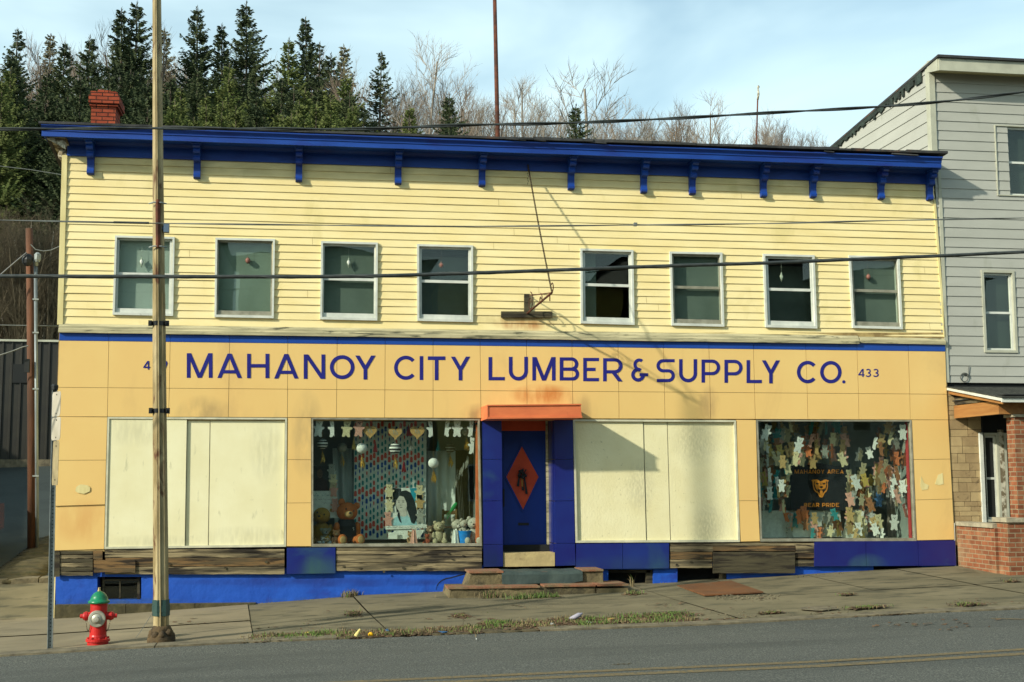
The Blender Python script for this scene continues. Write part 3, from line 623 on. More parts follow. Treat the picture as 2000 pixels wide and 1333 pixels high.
word(1240,660,[('S',156,290,155,321),('U',320,450,155,323),('P',482,616,158,325),('P',648,778,160,326),('L',808,918,162,328),('Y',918,1050,164,330),('C',1172,1310,167,330),('O',1340,1495,168,330),('.',1500,1523,307,331)],6.8)
for ox,its,tt in ((240,[('4',148,196,168,230),('2',218,262,167,230),('9',286,322,165,229)],2.6),(1240,[('4',1617,1660,226,283),('3',1672,1708,225,284),('3',1726,1764,225,284)],2.3)):
    word(ox,660,its,tt)
# canopy over the door
mb=MB(); mb.quad([(952.5,816),(1136,814),(1134.5,791),(952.5,793)],-.78,.76); mb.quad([(951,818.5),(1137.5,816.5),(1137.3,813),(951,815)],-.80,.79)
mb.quad([(951.5,793.5),(1136,791.5),(1135.5,789),(951.5,791)],-.80,.79); mb.quad([(951.6,818),(953.6,818),(953.6,792),(951.6,792)],-.792,.72)
mb.build('canopy',MT['canopy'],ST)
# recessed entrance
mb=MB(); tiles(mb,[941.5,980],[944.5,983],[(820,820),(897.5,897.5),(979,978.5),(1064,1063.5),(1108,1107)],Y=-.04,th=.05)
mb.build('entrance_tile',MT['bluetile'],ST); mb=MB()
tiles(mb,[1082,1119.3],[1085,1124.5],[(820,820),(897.5,897.5),(979,978.5),(1061.5,1061.5),(1106,1105)],Y=-.04,th=.05)
pa,pb=P(1084.5,1106,-.0),P(1081.8,820,0)
zs=[P(1083,y,0).z for y in (820,897.5,979,1061.5,1080)]
for za,zb in zip(zs,zs[1:]): mb.box(4.075,4.105,.012,.44,zb+.006,za-.006)
mb.build('entrance_tile',MT['bluetile'],ST); mb=MB()
zs=[P(980,y,0).z for y in (820,897.5,979,1061.5,1080)]
for za,zb in zip(zs,zs[1:]): mb.box(3.135,3.165,.012,.44,zb+.006,za-.006)
mb.build('entrance_tile',MT['bluetile'],ST)
mb=MB(); z_=P(1000,818,0).z; mb.box(3.1,4.14,0,.5,z_+.002,z_+.04); mb.box(3.1,3.134,0,.5,.2,z_); mb.box(4.107,4.14,0,.5,.2,z_)
mb.box(3.1,4.14,.5,.54,0,z_)
mb.build('entrance_lining',MT['grout'],ST)
mb=MB(); mb.quad([(974,842),(1074,842),(1074,815),(974,815)],.40,.04); mb.build('transom_panel',MT['orange'],ST)
mb=MB(); mb.quad([(972,1082),(1068.5,1081),(1066.5,840),(974,840)],.42,.045)
for f_ in ([(985,1076),(988,1076),(985.5,846),(983,846)],[(1064,1076),(1067,1076),(1065,846),(1062,846)],[(988,1076),(1064,1076),(1064,1068),(988,1068)],[(986,851),(1062,851),(1062,846),(986,846)]): mb.quad(f_,.412,.02)
dm=[(1021.7,1001),(1055,932.5),(1019.2,868),(986,932.5)]; di=[(1021.7,996),(1052,932),(1019.4,872),(989,932)]
for a_ in range(4):
    b_=(a_+1)%4; mb.quad([dm[a_],dm[b_],di[b_],di[a_]],.400,.03)
dr=mb.build('door',MT['door'],ST)
mb=MB(); mb.quad(di,.414,.02); mb.build('diamond_panel',MT['orange'],dr)
mb=MB(); mb.quad([(1012,1026.5),(1033,1026.5),(1033,1021.5),(1012,1021.5)],.412,.012); mb.build('mail_slot',MT['blacksteel'],dr)
mb=MB(); mb.quad([(983,990),(985.5,990),(985.5,955),(983,955)],.375,.03); mb.build('door_handle',MT['blacksteel'],dr)
mb=MB(); mb.quad([(1068.5,1080),(1073.5,1080),(1070,820),(1065.5,820)],.39,.06); mb.build('door_frame',MT['weathered'],ST)
mb=MB(); a=P(983,1107.5,-.02); b=P(1083.5,1079.5,-.02); mb.box(a.x,b.x,-.02,.46,a.z,b.z); mb.build('threshold',MT['stone'],ST)
# boarded windows
def boards(q,seams,m,raised):
    q=[V(p) for p in q]
    def at(s,t): return tuple((q[0].lerp(q[1],s)).lerp(q[3].lerp(q[2],s),t))
    W_=(q[1]-q[0]).length; H_=(q[3]-q[0]).length; a=3.6/W_; b=3.6/H_
    mf=MB()
    for s0,t0,s1,t1 in ((0,0,1,b),(0,1-b*1.2,1,1),(0,b,a,1-b*1.2),(1-a,b,1,1-b*1.2)): mf.quad([at(s0,t1),at(s1,t1),at(s1,t0),at(s0,t0)],-.052,.16)
    fo=mf.build('boarded_window',MT['boardtrim'],ST)
    ed=[a]+seams+[1-a]; ms=MB()
    for i in range(len(ed)-1):
        g_=.0025 if i else 0
        ms.quad([at(ed[i]+g_,1-b*1.2),at(ed[i+1]-.002,1-b*1.2),at(ed[i+1]-.002,b),at(ed[i]+g_,b)],raised[i],.018)
    ms.build('plywood_sheet',m,fo)
    mk=MB(); mk.quad([at(0.01,.99),at(.99,.99),at(.99,.01),at(.01,.01)],.03,.05); mk.build('backing_sheet',MT['boardtrim'],fo)
boards([(210,814.8),(560.5,816.5),(558.5,1068.3),(203.7,1072.7)],[.444,.572],MT['board'],[-.035,.0,-.003])
boards([(1119.5,819.6),(1437.5,821.2),(1445.4,1059),(1124.6,1060.6)],[.43,.577],MT['stucco'],[-.012,.0,.003])
# display windows: aluminium frame, glass, closed show space
D1=[(608.5,816.5),(936.8,818.8),(941.2,1067),(608.5,1068.4)]; D2=[(1477.3,820.5),(1780.5,820.8),(1790.2,1057),(1485.5,1058.2)]
def display(q,depth):
    q=[V(p) for p in q]
    def at(s,t): return tuple((q[0].lerp(q[1],s)).lerp(q[3].lerp(q[2],s),t))
    W_=(q[1]-q[0]).length; H_=(q[3]-q[0]).length; a=3.2/W_; b=2.8/H_; bb=5.5/H_
    m=MB()
    for s0,t0,s1,t1 in ((0,0,1,b),(0,1-bb,1,1),(0,b,a,1-bb),(1-a,b,1,1-bb)): m.quad([at(s0,t1),at(s1,t1),at(s1,t0),at(s0,t0)],-.05,.09)
    f=m.build('display_window',MT['alu'],ST)
    m=MB(); m.quad([at(a,1-bb),at(1-a,1-bb),at(1-a,b),at(a,b)],-.006,.005); m.build('glass_pane',MT['dglass'],f,fix=False)
    tl=P(*at(0,0),0); br=P(*at(1,1),0); bl=P(*at(0,1),0)
    m=MB(); x0,x1=min(tl.x,bl.x),max(br.x,P(*at(1,0),0).x); zt,zb=tl.z,br.z
    m.box(x0-.03,x0,.04,depth,zb-.05,zt); m.box(x1,x1+.03,.04,depth,zb-.05,zt); m.box(x0-.03,x1+.03,depth,depth+.03,zb-.05,zt+.02); m.box(x0-.03,x1+.03,.04,depth,zt,zt+.02)
    m.build('show_space_wall',MT['inside'],f)
    m=MB(); m.box(x0,x1,.041,depth,zb+.0,zb+.03); m.build('show_space_floor',MT['boardtrim'],f)
    return x0,x1,zb+.03,zt,f
dx0,dx1,dzb,dzt,DF1=display(D1,1.25); ex0,ex1,ezb,ezt,DF2=display(D2,1.2)
# lower skirt: deep blue tiles and weathered boards
mb=MB()
tiles(mb,[559.7,655.5],[559.5,655.5],[(1070,1069.5),(1122,1120.5)],Y=-.05,th=.04)
mb.build('lower_blue_tile',MT['bluetile'],ST); mb=MB()
tiles(mb,[1124.8,1216,1307],[1124.8,1216,1307],[(1062,1060.8),(1112.5,1111)],Y=-.05,th=.04)
mb.build('lower_blue_tile',MT['bluetile'],ST); mb=MB()
tiles(mb,[1591,1691,1793,1866],[1590,1692,1794,1868],[(1058,1055.5),(1107,1105.5)],Y=-.05,th=.04)
mb.build('lower_blue_tile',MT['bluetile'],ST)
def plank(m,x0,x1,y0,y1,Y,n=5,j=.8,th=.03):
    y1-=.5; n=max(n,int((x1-x0)/9))
    top=[(x0+(x1-x0)*i/n,y0+ru(-.3,.3)) for i in range(n+1)]; bot=[(x0+(x1-x0)*i/n,y1+ru(-j,j)*.5) for i in range(n+1)]
    m.quad(bot+top[::-1],Y,th)
mb=MB(); mb.mi=0
hs=[(0,1073,1079),(0,1079.5,1090),(1,1090.5,1107),(0,1107.5,1122.5)]
for w_,a,b in hs:
    mb.mi=w_; dy=-4*.0; plank(mb,206 if w_ else 205,555.5,a,b,-.03+ru(-.006,.006),16)
mb.mi=1; plank(mb,183,264,1094.5,1119,-.06,8,3); mb.mi=0
mb.mi=2; plank(mb,106,116.5,1077,1127,-.04,2,2); mb.mi=0
for i,(a,b) in enumerate(((1077,1083),(1084,1091.5),(1092,1100),(1100.5,1108),(1108.5,1117),(1117.5,1125))): mb.mi=(2,0,2,0,2,0)[i]; plank(mb,117,181,a,b,-.03+.004*(i%2),6,1.6)
mb.mi=1; plank(mb,182,200,1076,1094,-.035,2,2); mb.mi=0
PW=[MT['wood'],MT['wood2'],MT['wood3']]
mb.build('plank_cladding',PW,ST); mb=MB()
plank(mb,656.5,941,1069,1075.5,-.03,10,.5); plank(mb,656.5,941,1076,1083,-.036,10,.8); plank(mb,656.5,941,1083.5,1099,-.03,10,.8); mb.mi=0; plank(mb,656.5,941,1099.5,1116,-.034,10,1.2)
mb.build('plank_cladding',PW,ST); mb=MB()
plank(mb,1308.5,1590,1061,1066.5,-.03,10,.5); plank(mb,1308.5,1392,1067,1078,-.036,4,.8); mb.mi=1; plank(mb,1308.5,1391,1078.8,1093,-.03,4,.8); mb.mi=0; plank(mb,1308.5,1391,1093.8,1110,-.034,4,1.4)
mb.mi=1; plank(mb,1392,1553,1067,1077,-.036,5,.8); mb.mi=2; plank(mb,1393,1553,1078.5,1120.5,-.07,5,.6); mb.mi=0; plank(mb,1554,1590,1066,1080,-.03,3,.6); mb.mi=1; plank(mb,1554,1590,1080.8,1091,-.034,3,.8); mb.mi=0; plank(mb,1554,1590,1094,1107,-.034,3,1.)
mb.build('plank_cladding',[MT['wood'],MT['wood2'],MT['wood3']],ST)
mb=MB()
for px,py in ((671,1107),(703,1110),(788,1110),(808,1103),(876,1081),(884,1093),(750,1117),(330,1102),(440,1110),(520,1098),(250,1096),(1350,1098),(1370,1088),(1322,1104),(905,1086)):
    mb=MB(); blob(mb,px,py,ru(2.,4.),ru(1.6,2.8),-.047,.006,10,.2); mb.build('wood_knot',MT['wood3'],ST)
# painted foundation with cellar openings
mb=MB(); FY=.03
def found(x0,x1,yt0,yt1,yb0,yb1): mb.quad([(x0,yb0),(x1,yb1),(x1,yt1),(x0,yt0)],FY,.3)
found(108.5,190,1120,1120,1184,1184); found(190,276,1172,1172,1184,1184) ; found(276,945,1115,1105,1192,1176)
found(1128,1188,1100,1100,1160,1160); found(1276,1323,1100,1100,1160,1158); found(1420,1706,1100,1098,1150,1135); found(1706,1800,1114,1112,1130,1128); found(1800,1867,1098,1098,1125,1122)
found(188,278,1114,1114,1127,1127)
found(1188,1276,1100,1100,1113,1113); found(1323,1420,1100,1100,1106,1106); found(1706,1800,1098,1098,1102,1102)
mb.build('painted_foundation',MT['bluewall'],ST)
mb=MB()
for x0,x1,y0,y1 in ((185,282,1100,1190),(1180,1285,1100,1160),(1315,1428,1098,1160),(1700,1806,1098,1130)): mb=MB(); mb.pquad(x0,y0,x1,y1,.32,.05); mb.build('cellar_opening',MT['dark'],ST)
mb=MB(); mb.box(3.0,4.3,.33,.4,-.4,.5); mb.build('wall_under_door',MT['dark'],ST)
mb=MB()
for x0,x1,y0,y1 in ((200,204,1127,1178),(233,235.5,1134,1174),(268,273,1127,1178),(204,268,1132,1135),(204,268,1173,1177)): mb.pquad(x0,y0,x1,y1,.1,.03)
mb.build('cellar_window_frame',MT['wood3'],ST)
mb=MB(); mb.pquad(204,1135,268,1174,.125,.004); mb.build('cellar_glass',MT['glass'],ST,fix=False)
mb=MB()
for x0,x1,y0,y1,m_ in ((1262,1276,1114,1143,0),(1185,1270,1113,1119,0),(1406,1420,1112,1141,0)): mb=MB(); mb.pquad(x0,y0,x1,y1,.07,.06); mb.build('cellar_lintel',MT['wood3'],ST)
mb=MB()
mb.quad([(1706,1120),(1800,1114),(1800,1112),(1706,1117)],.0,.05)
mb.build('cellar_lintel',MT['wood3'],ST)
# cracks in the paint and dark primer marks
mb=MB()
ck=[(852,1152),(853,1145),(857,1139),(863,1134),(872,1130),(880,1129),(890,1126),(905,1122)]
for a_,b_ in zip(ck,ck[1:]): mb.quad([(a_[0],a_[1]+1.1),(b_[0],b_[1]+.9),(b_[0],b_[1]-.9),(a_[0],a_[1]-1.1)],FY-.004,.003)
mb.build('foundation_crack',MT['dark'],ST)
# concrete ledge at the left foot
mb=MB(); 
for a_,b_ in ((107,245),(246,380),(381,499)):
    def yb(x): return 1213-(x-107)*.064
    def yt(x): return 1182.5-(x-107)*.010
    mb.quad([(a_,yb(a_)+10),(b_,yb(b_)+10),(b_,yt(b_)),(a_,yt(a_))],-.14,.2)
mb.build('foundation_ledge',MT['ledge'],ST)
# flag-pole-like sign bracket and its chain
tip=P(1078,572,-1.54); wall=P(1029,613,-.03)
SB=thing('sign_bracket','rusty iron sign bracket on the yellow siding held by a long chain','bracket',wall)
mb=MB(); mb.pquad(979,608.5,1079,620.5,-.06,.04); mb.pquad(1024,574.5,1034.5,608,-.06,.035); mb.build('wall_plate',MT['wood3'],SB)
mb=MB(); mb.tube([wall,tip],.018,8); mb.tube([P(1034,578,-.06),tip],.009,6)
def spiral(c,r0,r1,turns,ax,n=22): return [c+ax[0]*((r0+(r1-r0)*i/n)*math.cos(turns*2*math.pi*i/n))+ax[1]*((r0+(r1-r0)*i/n)*math.sin(turns*2*math.pi*i/n)) for i in range(n+1)]
dirv=(tip-wall); dirv.z=0; dirv.normalize(); up=V((0,0,1))
mb.tube(spiral(P(1036,590,-.30),.17,.03,1.4,(up,dirv)),.008,5); mb.tube(spiral(P(1056,585,-.85),.10,.02,1.3,(up,dirv)),.008,5); mb.tube(spiral(tip+V((0,0,.10)),.10,.04,.6,(-up,dirv)),.009,5)
mb.tube([tip-dirv*.12,tip-dirv*.12-up*.12],.01,5)
mb.build('bracket_arm',MT['rust'],SB)
mb=MB(); a=P(1031,322,-.05); n=150
for i in range(n):
    c_=a.lerp(tip,(i+.5)/n)+V((0,0,-.05*math.sin(math.pi*(i+.5)/n))); t=(tip-a).normalized(); s_=t.orthogonal().normalized()
    if i%2: s_=t.cross(s_)
    l=.031
    mb.tube([c_+t*l+s_*.0,c_+t*l*.6+s_*.011,c_-t*l*.6+s_*.011,c_-t*l,c_-t*l*.6-s_*.011,c_+t*l*.6-s_*.011,c_+t*l],.003,4,False)
for i in range(8): 
    c_=P(1031,322+i*5,-.055); mb.tube([c_,c_+V((.01*(-1)**i,0,-.035))],.005,4)
mb.build('chain',MT['chainm'],SB,fix=False)
# ------------------------------------------------------------ entrance steps
SP=thing('entrance_steps','two crumbling concrete entrance steps edged in worn red below the blue door','steps',P(1030,1165,-.9))
mb=MB()
def stepblk(x0,x1,yt,yb,Yf,Yb,m=None,fl=0.,fr=0.):
    # px x range on the front plane, px y of top/bottom of the front face
    a=P(x0,yt,Yf); b=P(x1,yt,Yf); zb=P((x0+x1)/2,yb,Yf).z
    mb.prism([(a.x-fl,Yf,zb),(b.x+fr,Yf,zb),(b.x,Yf+.01,a.z),(a.x,Yf+.01,a.z)],(0,Yb-Yf,0)); return a.x,b.x,a.z
def tread(x0,x1,z,Yf,Yb,mm):
    n=int((x1-x0)/.12)+1
    mm.prism([(x0+(x1-x0)*i/n,Yf-ru(.012,.03),z) for i in range(n+1)]+[(x1,Yb,z),(x0,Yb,z)],(0,0,.03))
x0,x1,z=stepblk(881,945,1151,1182,-1.0,.02,fl=.06); x2,x3,z2=stepblk(945,1163,1151,1178,-1.0,.02); x4,x5,z4=stepblk(1166,1227,1150,1174,-1.02,.02)
X0,X1,Z=stepblk(921,1178,1120,1150,-.62,.02,fl=.10,fr=.0)
mb.build('step_body',MT['step'],SP)
mt=MB(); tread(x0-.05,P(1048,0,-1).x,z,-1.0,-.55,mt); tread(P(1056,0,-1).x,x3,z+.008,-1.0,-.55,mt); tread(x4,x5,z+.01,-1.02,-.3,mt)
tread(X0-.04,P(980,0,-.6).x,Z,-.62,-.02,mt); tread(P(1126,0,-.6).x,X1,Z+.004,-.62,-.02,mt); tread(P(981,0,-.6).x,P(1125,0,-.6).x,Z-.02,-.6,-.02,mt)
mt.build('worn_tread',MT['brickedge'],SP)
mb=MB(); n=24; vs=[]; m_=8
for i in range(n+1):
    a_=978+150*i/n; ya=1141+1.2*math.sin(i*.45)-(5*(i-19)/5 if i>19 else 0); p=P(a_,0,-.65).x; zl=P(a_,ya,-.65).z; t=Z+.018+.004*math.sin(i*.9); o_=.010*math.sin(i*.55)
    vs+=[V((p,y,z)) for y,z in ((-.05,t),(-.60,t),(-.64,t-.012),(-.66+o_,t-.05),(-.668+o_,zl),(-.652+o_,zl),(-.63,t-.045),(-.05,t-.012))]
mb.add(vs,[(i*m_+k,i*m_+(k+1)%m_,(i+1)*m_+(k+1)%m_,(i+1)*m_+k) for i in range(n) for k in range(m_)]+[tuple(range(m_)),tuple(range(n*m_,(n+1)*m_))])
tag(mb.build('door_mat',MT['mat_'],smooth=False),'dark rubber mat draped over the front of the upper entrance step','mat')
# wreath of dark ribbon on the diamond
WR=thing('ribbon_wreath','black ribbon bow with trailing ends hanging on the orange door diamond','wreath',P(1020,931,.40))
mb=MB()
for k in range(26):
    a=rnd()*6.28; b=ru(.02,.075); c_=P(1020,926,.36)+V((b*math.cos(a),ru(-.03,.02),b*math.sin(a)*1.1))
    mb.ell(c_,(ru(.018,.035),.012,ru(.012,.03)),7,5,Matrix.Rotation(rnd()*3,3,'Y'))
mb.build('bow',MT['blacksteel'],WR,smooth=True)
mb=MB()
for x0_,y0_,x1_,y1_ in ((1024,932,1029,965),(1014,932,1012,950),(1019,934,1022,958)): mb.quad([(x1_-2.6,y1_),(x1_+2,y1_+1),(x0_+1.5,y0_),(x0_-1.5,y0_)],.385,.004)
mb.build('ribbon_tail',MT['blacksteel'],WR)
mb=MB(); mb.quad([(1019,951),(1021.5,951),(1021,935),(1018,935)],.380,.003); mb.build('gold_ribbon',mat('gold_ribbon',S(190,130,50,.7)),WR)
# window ornaments
for wi,s_,t_,kind in ((0,.46,.33,'d'),(2,.49,.27,'d'),(3,.43,.27,'b'),(6,.34,.31,'d'),(7,.36,.29,'b'),(1,.55,.28,'b')):
    q=WIN[wi]; p0=V(q[0]).lerp(V(q[1]),s_).lerp(V(q[3]).lerp(V(q[2]),s_),t_); c_=P(p0.x,p0.y,.055 if wi in (0,1,2,7) else .07)
    mb=MB()
    if kind=='d': mb.lathe([(.003,-.09),(.035,.01),(.02,.04),(.004,.09)],c_,(0,0,1),8)
    else: mb.lathe([(.004,-.055),(.035,-.03),(.045,0),(.035,.03),(.01,.05),(.004,.07)],c_,(0,0,1),12)
    mb.tube([c_+V((0,0,.08)),c_+V((0,0,.25))],.002,4)
    od=['first','second','third','fourth','fifth','sixth','seventh','eighth'][wi]
    tag(mb.build('window_ornament',MT['white'] if kind=='d' else mat('pink_ornament',S(176,120,104,.5)),smooth=True),('pale diamond' if kind=='d' else 'small round')+' ornament hanging in the %s upper window from the left'%od,'ornament','ornaments hanging in the upper windows')
# ------------------------------------------------------------ poles, hydrant, post
pb=P(315,1249,-4.6); pb.z=zg(pb.x,pb.y)+.01; PYY=pb.y; ptop=P(306.3,-5,PYY)
ztop=ptop.z
dirp=(ptop-pb)/(ptop.z-pb.z); ptop=pb+dirp*(ztop-pb.z)
PO=thing('steel_pole','tall rusty tan steel pole with bolted clamps standing at the kerb','pole',pb)
def octo(mb,a,b,ra,rb,n=6,ph=0):
    vs=[]
    for c_,r_ in ((a,ra),(b,rb)): vs+=[c_+V((r_*math.cos(ph+k*2*math.pi/n),r_*math.sin(ph+k*2*math.pi/n),0)) for k in range(n)]
    mb.add(vs,[(k,(k+1)%n,n+(k+1)%n,n+k) for k in range(n)]+[tuple(range(n-1,-1,-1)),tuple(range(n,2*n))])
mb=MB(); mid=pb+dirp*4.4
octo(mb,pb+dirp*.10,mid,.098,.080,6,rad(10)); octo(mb,mid,ptop,.0775,.056,6,rad(10))
for a_ in (-88,): # raised edge seam
    u=V((math.cos(rad(a_)),math.sin(rad(a_)),0))
    mb.tube([pb+dirp*.12+u*.095,mid+u*.077,ptop+u*.055],.009,5)
mb.build('shaft',MT['poletan'],PO)
mb=MB(); mb.lathe([(.17,-.06),(.175,.02),(.15,.07),(.12,.10),(.13,.13),(.10,.18)],pb,(0,0,1),10)
for k in range(9): a_=k*.7; mb.ell(pb+V((.12*math.cos(a_),.12*math.sin(a_),.05+.06*rnd())),(.05,.05,.05),8,6)
mb.build('base_casting',MT['polebase'],PO,smooth=True)
mb=MB(); c_=pb+dirp*.30; octo(mb,c_,c_+dirp*.20,.108,.106,6,rad(10)); octo(mb,c_+dirp*.05,c_+dirp*.13,.111,.111,6,rad(10)); mb.build('green_wrap',MT['tape'],PO)
def onpole(y): 
    t=(P(310,y,PYY).z-pb.z); return pb+dirp*t
for y_ in (632.5,803):
    c_=onpole(y_); mb=MB(); octo(mb,c_-V((0,0,.028)),c_+V((0,0,.028)),.091,.091,6,rad(10)); mb.box(c_.x-.13,c_.x-.085,c_.y-.05,c_.y-.02,c_.z-.036,c_.z+.036); mb.box(c_.x+.08,c_.x+.13,c_.y-.05,c_.y-.02,c_.z-.036,c_.z+.036)
    mb.box(c_.x+.085,c_.x+.1,c_.y-.07,c_.y-.05,c_.z-.015,c_.z+.015); mb.box(c_.x-.11,c_.x-.095,c_.y-.07,c_.y-.05,c_.z-.015,c_.z+.015)
    mb.build('clamp',MT['blacksteel'],PO)
a_,b_=onpole(486),onpole(402); mb=MB(); o_=V((.004,-.082,0)); mb.tube([a_+o_,b_+o_],.031,8); mb.lathe([(.02,0),(.03,.03),(.022,.07)],b_+o_+V((0,-.005,-.01)),(0,0,1),8); mb.build('rusty_conduit',MT['rust'],PO)
mb=MB()
for y_ in (399,484):
    c_=onpole(y_); mb.tube([c_+V((-.11,-.06,-.012)),c_+V((-.05,-.10,.0)),c_+V((.05,-.10,.0)),c_+V((.11,-.05,-.005))],.009,5)
mb.build('steel_strap',MT['galv'],PO)
c_=onpole(447); mb=MB(); mb.box(c_.x+.075,c_.x+.14,c_.y-.09,c_.y+.0,c_.z-.058,c_.z+.058); mb.box(c_.x+.05,c_.x+.075,c_.y-.05,c_.y+.0,c_.z-.02,c_.z+.02); mb.build('junction_box',MT['greybox'],PO)
c_=pb+dirp*.34; mb=MB(); mb.tube([c_+V((-.1,-.02,.0)),c_+V((-.16,-.05,-.1)),c_+V((-.22,-.06,-.2)),c_+V((-.29,-.07,-.30))],.004,4); mb.build('loose_wire',MT['cable2'],PO)
# hydrant
hb=G(191,1256); HY=thing('fire_hydrant','red fire hydrant with green bonnet and silver front cap on the sidewalk','hydrant',hb)
u=.66/100.
mb=MB(); mb.lathe([(.128,-.03),(.13,.02),(.148,.022),(.148,.05),(.135,.055),(.11,.06),(.108,.09),(.104,.10),(.104,.47),(.11,.49),(.11,.50)],hb,(0,0,1),28)
mb.build('barrel',MT['red'],HY,smooth=False)
mb=MB()
for k in range(8): a_=k*math.pi/4+.3; mb.lathe([(.014,0),(.014,.02)],hb+V((.125*math.cos(a_),.125*math.sin(a_),.055)),(0,0,1),6)
mb.build('flange_bolt_ring',MT['red'],HY)
mb=MB(); mb.lathe([(.128,.495),(.134,.50),(.136,.52),(.122,.53),(.112,.535),(.102,.57),(.085,.60),(.06,.625),(.03,.64),(.022,.645)],hb,(0,0,1),28)
mb.build('bonnet',MT['green'],HY,smooth=True)
mb=MB(); mb.lathe([(.024,.64),(.02,.66),(.016,.665),(.018,.69),(.002,.69)],hb,(0,0,1),5); mb.build('operating_nut',MT['stone'],HY)
for s_ in (-1,1):
    mb=MB(); mb.lathe([(.05,.09),(.052,.13),(.058,.135),(.058,.165),(.05,.17),(.045,.185),(.03,.19),(.026,.225),(.012,.228)],hb+V((0,0,.335)),(s_,0,0),16); mb.build('hose_nozzle',MT['red'],HY,smooth=False)
    mb=MB(); c_=hb+V((s_*.15,-.02,.29)); d_=hb+V((s_*.08,-.08,.27)); n=14
    for i in range(n):
        t=(i+.5)/n; p=c_.lerp(d_,t)+V((0,-.015,-.26*(t*(1-t))*1.9)); mb.tube([p+V((0,0,.010)),p+V((.005*(i%2),.005*((i+1)%2),0)),p-V((0,0,.010))],.004,4)
    mb.build('cap_chain',MT['chainm'],HY,fix=False)
mb=MB(); mb.lathe([(.075,.07),(.078,.11),(.104,.112),(.106,.13),(.098,.145),(.072,.147),(.066,.142),(.060,.15),(.04,.165),(.034,.172),(.032,.20),(.004,.203)],hb+V((0,0,.31)),(0,-1,0),24); mb.build('pumper_cap',MT['silver'],HY,smooth=False)
# sign post
sb=G(98,1264); SY=sb.y; st=P(107.5,762,SY); SG=thing('sign_post','perforated galvanised sign post on the left sidewalk carrying three signs seen from the side','sign post',sb)
dp=(st-sb); mb=MB(); w_=.032
for (a_,b_) in ((-w_,w_),):
    mb.prism([sb+V((-w_,0,-.05)),sb+V((w_,0,-.05)),st+V((w_*.9,0,0)),st+V((-w_*.9,0,0))],(0,.012,0))
mb.prism([sb+V((-w_,-.03,-.05)),sb+V((-w_+.006,-.03,-.05)),st+V((-w_+.008,-.03,0)),st+V((-w_+.002,-.03,0))],(0,.03,0))
mb.prism([sb+V((w_-.006,-.03,-.05)),sb+V((w_,-.03,-.05)),st+V((w_-.002,-.03,0)),st+V((w_-.008,-.03,0))],(0,.03,0))
mb.build('post',MT['galv'],SG)
mb=MB(); L_=dp.length; n=int(L_/.045)
for i in range(n):
    c_=sb.lerp(st,(i+.5)/n); mb.lathe([(.008,0),(.008,.003)],c_+V((0,-.0005,0)),(0,-1,0),8)
mb.build('punched_holes',MT['galvdark'],SG,fix=False)
def signplate(x0,x1,y0,y1,Yo,m,name='sign_plate',skew=.30):
    a=P(x0,y1,SY+Yo); b=P(x1,y1,SY+Yo-skew); t=P(x0,y0,SY+Yo); 
    mb=MB(); dx=b.x-a.x; q=V((dx,-skew,0)); h=t.z-a.z; c_=.03
    pts=[a+q*.0+V((0,0,c_)),a+q*.08,a+q*.92,a+q+V((0,0,c_)),a+q+V((0,0,h-c_)),a+q*.92+V((0,0,h)),a+q*.08+V((0,0,h)),a+V((0,0,h-c_))]
    mb.prism(pts,V((skew,dx,0)).normalized()*.003); o=mb.build(name,m,SG)
    mb=MB()
    for t_ in (.12,.88): c_=a+q*.55+V((0,0,h*t_)); mb.lathe([(.010,0),(.010,.006)],c_,(-skew,-dx,0),8)
    mb.build('bolt',MT['blacksteel'],o)
signplate(101,117,767,815,-.12,MT['signback']); signplate(100,117,816.5,861,-.12,MT['signback']); signplate(101,112.5,862,948,-.14,MT['signback2'],skew=.26)
mb=MB(); mb.lathe([(.04,-.02),(.045,.03),(.03,.05)],st+V((.0,-.02,.02)),(0,0,1),8); mb.build('post_cap',MT['blacksteel'],SG)
# wooden utility pole with riser in the side street
ub=P(68,1072,6.65); ub.z=zg(ub.x,ub.y); 
UP=thing('utility_pole','weathered reddish wooden utility pole with grey riser pipe beside the side street','utility pole',ub)
ut=P(57,447,6.65); ub2=P(64.5,1072,6.65)
mb=MB(); mb.tube([ub2+V((0,0,-.2)),ub2.lerp(ut,.5)+V((.02,0,0)),ut],[.105,.095,.072],12); mb.build('shaft',MT['polewood'],UP,smooth=True)
mb=MB(); a=P(73,1072,6.5); b=P(69.5,520,6.5); mb.tube([a+V((0,0,-.1)),b],.036,8); mb.lathe([(.05,0),(.055,.12),(.035,.16)],b,(0,0,1),10)
mb.build('riser_pipe',MT['conduit'],UP,smooth=True)
mb=MB()
for y_ in (540,585,650,760,930): c_=P(70.5,y_,6.46); mb.box(c_.x-.07,c_.x+.05,c_.y-.012,c_.y+.02,c_.z-.015,c_.z+.015)
mb.build('pipe_strap',MT['galv'],UP)
mb=MB(); c_=P(73,512,6.4); mb.lathe([(.05,0),(.07,.05),(.07,.16),(.03,.2)],c_,(0,0,1),8); c_=P(54,508,6.4); mb.build('pipe_head',MT['galv'],UP); mb=MB(); mb.ell(c_,(.12,.1,.14),8,6); mb.build('splice_case',MT['blacksteel'],UP); mb=MB(); c_=P(53,715,6.4); mb.box(c_.x-.05,c_.x+.05,c_.y-.05,c_.y+.05,c_.z-.14,c_.z+.14)
mb.build('splice_case',MT['blacksteel'],UP)
